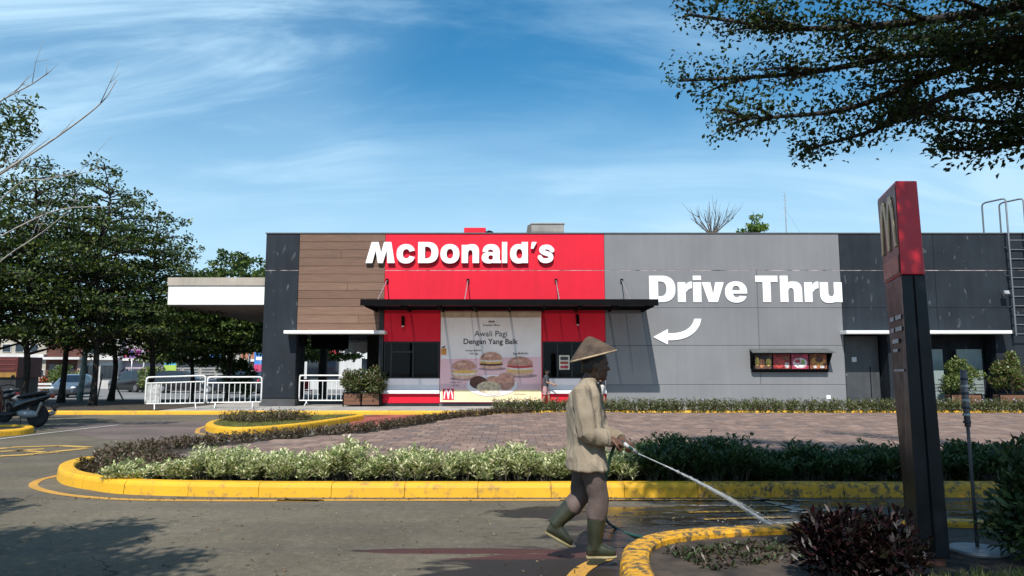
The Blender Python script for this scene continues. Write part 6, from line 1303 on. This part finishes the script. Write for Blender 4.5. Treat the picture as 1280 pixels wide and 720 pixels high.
# --- body (skin), one continuous mesh
bd = MB()
hc = W(744, 456); HT = Matrix.Rotation(R(4), 3, 'Y')
def hp(x, y, z): return hc+HT @ Vector((x, y, z))
bd.rings([[hp(cx+rx*math.cos(t), ry*math.sin(t), z) for t in [2*math.pi*k/16 for k in range(16)]] for z, cx, rx, ry in ((-.112, .030, .030, .030), (-.100, .026, .058, .050), (-.075, .014, .078, .060), (-.04, .004, .088, .068), (0, .0, .095, .073), (.04, -.003, .096, .075), (.08, -.006, .082, .066), (.105, -.008, .05, .042), (.115, -.008, .02, .018))])
bd.rings([[hp(x+r*math.cos(t)*.6, r*math.sin(t), z) for t in [2*math.pi*k/8 for k in range(8)]] for x, z, r in ((.085, .012, .008), (.096, -.008, .012), (.106, -.026, .017), (.098, -.036, .012))])   # nose
bd.ell(hp(.082, 0, -.060), (.016, .026, .008)); bd.ell(hp(.078, 0, -.070), (.014, .022, .008)); bd.ell(hp(.068, 0, -.098), (.022, .024, .016))                                                                     # lips, chin
bd.ell(hp(.080, 0, .018), (.018, .055, .010))                                                                                                                                                            # brow
for s in (-1, 1): bd.ell(hp(-.008, s*.076, -.012), (.020, .010, .032)); bd.ell(hp(.070, s*.040, -.022), (.022, .022, .018))
bd.tube([W(734, 482), W(738, 472), hp(-.01, 0, -.06)], [.060, .050, .052], 14)
sh_r, el_r, wr_r = W(727, 491, -.155), W(735, 541, -.21), W(763, 549, -.17); sh_l, el_l, wr_l = W(738, 491, .155), W(752, 538, .20), W(778, 551, -.02)
hip_r, kn_r, an_r = W(736, 568, -.085), W(748, 622, -.085), W(743, 683, -.085); hip_l, kn_l, an_l = W(732, 568, .085), W(725, 622, .085), W(694, 654, .085)
tor = [(W(735, 574), .105, .135), (W(733, 548), .095, .130), (W(731, 515), .090, .120), (W(731, 495), .078, .115), (W(733, 484), .05, .06)]
bd.rings([oval_ring(c, a, b, I3, 18, 2.3) for c, a, b in tor])
for a, b, c in ((sh_r, el_r, wr_r), (sh_l, el_l, wr_l)): bd.tube([a+Vector((0, 0, .01)), a.lerp(b, .5), b, b.lerp(c, .35), c], [.040, .038, .034, .034, .025], 12)
for a, b, c in ((hip_r, kn_r, an_r), (hip_l, kn_l, an_l)): bd.tube([a, a.lerp(b, .5), b, b.lerp(c, .35), c], [.075, .066, .050, .048, .034], 12)
dr = (wr_r-el_r).normalized(); dl = (wr_l-el_l).normalized()
hose_dir = Vector((.78, .32, -.55)).normalized()
hand(bd, wr_r, dr+Vector((.1, 0, -.12)), Vector((-.05, .35, -1)), 1.0, 62, -1); hand(bd, wr_l, dl+Vector((0, 0, -.05)), Vector((.1, -.3, -1)), 1.0, 62, 1)
link_mesh('body', remeshed(bd, .0062, 3), M['skin'], pw)
for s in (-1, 1): MB().ell(hp(.086, s*.033, .0), (.008, .012, .008)).build('eye', pm('eye', (.35, .33, .3), .2, .5, 60), pw, smooth=True)
hm = MB().rings([[hp(cx+rx*math.cos(t), ry*math.sin(t), z) for t in [2*math.pi*k/16 for k in range(16)]] for z, cx, rx, ry in ((-.06, -.042, .055, .058), (-.02, -.026, .076, .076), (.04, -.012, .094, .082), (.085, -.012, .084, .072), (.115, -.012, .045, .04))]); hm.build('hair', M['hair'], pw, smooth=True)
# --- shirt
st = MB()
tor2 = [(W(734, 585), .148, .212), (W(734, 575), .142, .205), (W(733, 555), .130, .185), (W(731, 530), .122, .168), (W(730, 508), .120, .175), (W(730, 494), .108, .178), (W(732, 484), .080, .135), (W(735, 476), .064, .075)]
st.rings([oval_ring(c, a, b, I3, 24, 2.3) for c, a, b in tor2])
for a, b, c, s in ((sh_r, el_r, wr_r, -1), (sh_l, el_l, wr_l, 1)):
    st.tube([a+Vector((.01, -s*.05, .012)), a, a.lerp(b, .5), b+Vector((-.01, 0, 0)), b.lerp(c, .5)+Vector((0, 0, -.012)), c-(c-b)*.06], [.072, .080, .074, .068, .062, .050], 16)
khaki = pm('khaki_cloth', (0.33, 0.27, 0.195), .92, .22, 5, .45, 150, fine=.10, col2=(0.20, 0.158, 0.112))
link_mesh('shirt', remeshed(st, .007, 3, .036, 7.0, 3.1), khaki, pw)
MB().rings([oval_ring(c, a, b, I3, 20) for c, a, b in ((W(735, 480), .066, .078), (W(737, 473), .062, .066), (W(738, 472), .055, .058), (W(736, 479), .056, .066))], cap=False).build('collar', khaki, pw, smooth=True)
# --- trousers
tr = MB(); tr.rings([oval_ring(c, a, b, I3, 20, 2.3) for c, a, b in ((W(735, 552), .100, .138), (W(735, 570), .112, .150), (W(735, 586), .105, .150))])
for a, b, c in ((hip_r, kn_r, an_r), (hip_l, kn_l, an_l)): tr.tube([a, a.lerp(b, .4), a.lerp(b, .8), b, b.lerp(c, .3), b.lerp(c, .45)], [.086, .082, .074, .071, .072, .064], 16)
link_mesh('trousers', remeshed(tr, .008, 3, .014, 8, 9.2), pm('brown_trousers', (0.115, 0.082, 0.072), .9, .25, 5, .3, 120), pw)
# --- boots
M['boot'] = pm('green_rubber', (0.032, 0.036, 0.020), .45, .3, 6, coat=.1); M['sole'] = pm('boot_sole', (0.26, 0.22, 0.11), .7, .3, 8)
def boot(kn, an, toe, heel, up):
    b = MB(); fd = (toe-heel).normalized(); sdv = Vector((0, 1, 0)); nu = fd.cross(sdv)*-1; nu = nu if nu.dot(up) > 0 else -nu; Bm = Matrix((sdv, nu, fd)).transposed()
    ax = (kn-an).normalized(); e1 = sdv; e2 = ax.cross(e1).normalized(); Bs = Matrix((e1, e2, ax)).transposed(); L_ = (kn-an).length; top = an+ax*min(.30, L_*.78)
    b.rings([oval_ring(c, a, a, Bs, 16) for c, a in ((top, .072), (an.lerp(top, .6), .066), (an.lerp(top, .25), .056), (an-ax*.02, .05))])
    ln = (toe-heel).length
    b.rings([oval_ring(heel+fd*ln*u+nu*h*.5, w, h*.5, Bm, 14, 2.6) for u, w, h in ((0.0, .030, .05), (.06, .040, .085), (.30, .043, .11), (.55, .046, .085), (.80, .046, .062), (.95, .036, .05), (1.0, .02, .03))])
    o = link_mesh('boot', remeshed(b, .008, 3), M['boot'], pw); s = MB(); s.rings([oval_ring(heel+fd*ln*u-nu*.006, w, .011, Bm, 12, 3) for u, w in ((-.01, .028), (.05, .042), (.30, .040), (.6, .049), (.85, .048), (1.01, .026))]); s.build('sole', M['sole'], o, smooth='auto'); return o
boot(kn_r, an_r, W(770, 694.5, -.085), W(733, 695, -.085), Vector((0, 0, 1))); boot(kn_l, an_l, W(714, 682, .085), W(682, 664, .085), Vector((.5, 0, 1)))
# --- conical hat
hat_c = W(741.5, 444); HM = Matrix.Rotation(R(-14), 3, 'Y'); straw = pm('woven_straw', (0.115, 0.076, 0.048), .9, .35, 11, .8, 90, col2=(0.040, 0.027, 0.020), fine=.25)
prof = [(.004, .142), (.03, .131), (.07, .100), (.115, .059), (.155, .021), (.174, .0), (.176, -.006), (.172, -.010), (.150, .010), (.108, .046), (.065, .084), (.004, .126)]
ho = MB().lathe(prof, 40, hat_c, HM).build('hat', straw, pw, smooth=True); MB().lathe([(.169, .001), (.177, -.001), (.179, -.008), (.175, -.014), (.168, -.009)], 40, hat_c, HM).build('hat_rim', pm('pale_straw', (0.38, 0.29, 0.18), .8, .2, 12), ho, smooth=True)
MB().tube(smooth_path([hp(-.02, -.085, .02), hp(.0, -.085, -.05), hp(.03, -.05, -.115), hp(.03, .05, -.115), hp(0, .085, -.05), hp(-.02, .085, .02)], 4), .004, 6).build('chin_strap', pm('strap', (.05, .04, .03), .8), pw)

# ================================================================= hose and water
gh = W(784, 557.5, -.10)+WO; nz_ = gh+hose_dir*.07
t = thing('garden_hose', 'dark green garden hose from the worker\'s hand along the wet road', 'hose', (gh.x, gh.y, 0)); o_ = Vector(t.location)
pth = smooth_path([nz_, gh, W(772, 552, -.02)+WO, W(762, 575, .12)+WO, W(755, 615, .20)+WO, W(756, 645, .20)+WO, G(768, 659, .014), G(800, 671, .014), G(850, 675, .014), G(930, 671, .014), G(1010, 667, .014), G(1120, 659, .014), Vector((5.2, 6.9, .014))], 8)
MB().tube([p-o_ for p in pth], .012, 8).build('hose', pm('hose_green', (0.012, 0.075, 0.055), .4, .3, 3), t, smooth=True); MB().tube([gh-o_-hose_dir*.03, gh-o_+hose_dir*.05, nz_-o_+hose_dir*.03], [.016, .015, .009], 10).build('nozzle', pm('nozzle_grey', (.35, .36, .37), .4), t, smooth=True)
def water_mat():
    m = bpy.data.materials.new('spray_water'); m.use_nodes = True; nt = m.node_tree; N = nt.nodes; L = nt.links; b = N['Principled BSDF']; b.inputs['Base Color'].default_value = (.85, .88, .90, 1); b.inputs['Roughness'].default_value = .25
    tr_ = N.new('ShaderNodeBsdfTransparent'); mx = N.new('ShaderNodeMixShader'); g = N.new('ShaderNodeNewGeometry'); n = N.new('ShaderNodeTexNoise'); n.inputs['Scale'].default_value = 22; n.inputs['Detail'].default_value = 4; L.new(g.outputs[0], n.inputs[0])
    mr = N.new('ShaderNodeMapRange'); mr.inputs[1].default_value = .3; mr.inputs[2].default_value = .7; mr.inputs[3].default_value = .05; mr.inputs[4].default_value = .42; L.new(n.outputs['Fac'], mr.inputs[0]); L.new(mr.outputs[0], mx.inputs[0]); L.new(tr_.outputs[0], mx.inputs[1]); L.new(b.outputs[0], mx.inputs[2]); L.new(mx.outputs[0], N['Material Output'].inputs[0]); return m
wm = water_mat(); land = G(975, 664, .01); s0 = nz_+hose_dir*.03; mid = s0.lerp(land, .5)+Vector((0, 0, .07)); jp = []
for k in range(25): u = k/24; jp.append(s0*(1-u)**2+mid*2*u*(1-u)+land*u*u)
jm = MB(); rj = random.Random(4)
for s_ in range(16):
    dv = Vector((rj.gauss(0, 1), rj.gauss(0, 1), rj.gauss(0, 1)))*.021; e0, e1 = rj.uniform(0, .25), rj.uniform(.6, 1.0) if s_ > 4 else 1.0; i0, i1 = int(e0*24), max(int(e0*24)+4, int(e1*24)); seg = range(i0, i1+1)
    jm.tube([jp[i]+dv*(i/24)**1.4+Vector((rj.uniform(-1, 1), rj.uniform(-1, 1), rj.uniform(-1, 1)))*.0025*(i/24) for i in seg], [(.0042+.0012*(i/24))*(.35+.65*math.sin(math.pi*min(1, max(0.06, (i-i0)/max(1, i1-i0))))) if s_ > 4 else .0035+.003*i/24 for i in seg], 5)
for k in range(900):
    u = rj.random()**.5; i = int(u*24); p = jp[i]+Vector((rj.gauss(0, 1), rj.gauss(0, 1), rj.gauss(0, 1)))*(.004+.042*u*u)
    if p.z > .005: r = rj.uniform(.0008, .0022); jm.ell(p, (r, r, r*1.4), None, 5, 4)
for k in range(120):
    p = land+Vector((rj.gauss(0, .22), rj.gauss(0, .10), abs(rj.gauss(0, .05)))); r = rj.uniform(.002, .006); jm.ell(p, (r, r, r), None, 5, 4)
tag(jm.build('water_jet', wm, None, True), 'stream of water spraying from the hose onto the road', 'water', None, 'stuff')

# ================================================================= two small figures by the wall
def small_person(label, loc, h, rz, shirt, shorts, lean=.06, arm=0.3):
    t = thing('person', label, 'person', loc, rz, None); s = h/1.65; b = MB(); V = lambda x, y, z: Vector((x*s, y*s, z*s))
    b.ell(V(.06, 0, 1.53), (.095*s, .078*s, .118*s), None, 14, 10); b.ell(V(.16, 0, 1.52), (.02*s, .015*s, .02*s)); b.ell(V(.05, .08, 1.53), (.02*s, .012*s, .03*s)); b.ell(V(.05, -.08, 1.53), (.02*s, .012*s, .03*s))
    b.tube([V(.03, 0, 1.30), V(.05, 0, 1.45)], [.055*s, .05*s], 10); b.rings([oval_ring(V(x, 0, z), a*s, w*s, I3, 16, 2.3) for x, z, a, w in ((0, .85, .10, .15), (.01, 1.0, .095, .14), (.03, 1.22, .11, .16), (.03, 1.34, .07, .12))])
    hd_ = []
    for sd in (-1, 1):
        sw = sd*.16; A, B, Cc = V(.03, sd*.18, 1.32), V(.02+arm*.25, sd*.22, 1.05), V(.10+arm*.8, sd*.19, .90+arm*.25); b.tube([A, A.lerp(B, .5), B, Cc], [.048*s, .044*s, .038*s, .026*s], 10); hand(b, Cc, Cc-B, Vector((0, -sd, -.3)), s, 25, sd)
        hp_, kn, an = V(0, sd*.09, .88), V(sw*.5+.04, sd*.09, .48), V(sw, sd*.09, .08); b.tube([hp_, hp_.lerp(kn, .5), kn, kn.lerp(an, .4), an], [.08*s, .07*s, .05*s, .052*s, .035*s], 10); hd_.append(an)
    link_mesh('body', remeshed(b, .009, 2), M['skin_light'], t)
    c = MB(); c.rings([oval_ring(V(x, 0, z), a*s, w*s, I3, 16, 2.3) for x, z, a, w in ((0, .84, .135, .18), (.01, 1.0, .12, .165), (.03, 1.22, .13, .18), (.03, 1.36, .08, .13))])
    for sd in (-1, 1): A, B = V(.03, sd*.17, 1.33), V(.02+arm*.25, sd*.22, 1.05); c.tube([A, A.lerp(B, .7)], [.065*s, .062*s], 10)
    link_mesh('shirt', remeshed(c, .012, 2, .012, 9), shirt, t); c = MB(); c.rings([oval_ring(V(0, 0, z), a*s, w*s, I3, 16, 2.3) for z, a, w in ((.80, .12, .165), (.95, .11, .15))])
    for sd in (-1, 1): hp_, kn = V(0, sd*.09, .88), V(sd*.08+.04, sd*.09, .48); c.tube([hp_, hp_.lerp(kn, .5), hp_.lerp(kn, .9)], [.10*s, .092*s, .088*s], 12)
    link_mesh('shorts', remeshed(c, .012, 2, .01, 9), shorts, t); MB().ell(V(.045, 0, 1.57), (.105*s, .090*s, .098*s), None, 14, 10).build('hair', M['hair'], t, smooth=True)
    for an in hd_: MB().rings([oval_ring(Vector((an.x+x*s, an.y, .045*s)), .045*s, z*s, Matrix(((0, 0, 1), (1, 0, 0), (0, 1, 0))), 10) for x, z in ((-.08, .025), (-.04, .045), (.06, .04), (.15, .03), (.18, .015))]).build('shoe', M['trim'], t, smooth=True)
    return t
q = P(682, 505, D-0.45); small_person('small person in dark grey shirt and pale shorts beside the poster', (q.x, D-.45, .12), 1.38, R(-10), pm('dark_shirt', (0.05, 0.055, 0.07), .9, .2, 8), pm('pink_shorts', (0.50, 0.30, 0.30), .9, .3, 9))
q = P(753, 505, D-0.45); small_person('small person in black shirt mostly hidden behind the worker', (q.x, D-.45, .12), 1.48, R(185), pm('black_shirt', (0.02, 0.02, 0.026), .9, .2, 8), pm('white_shorts', (0.60, 0.56, 0.54), .9, .1, 9))
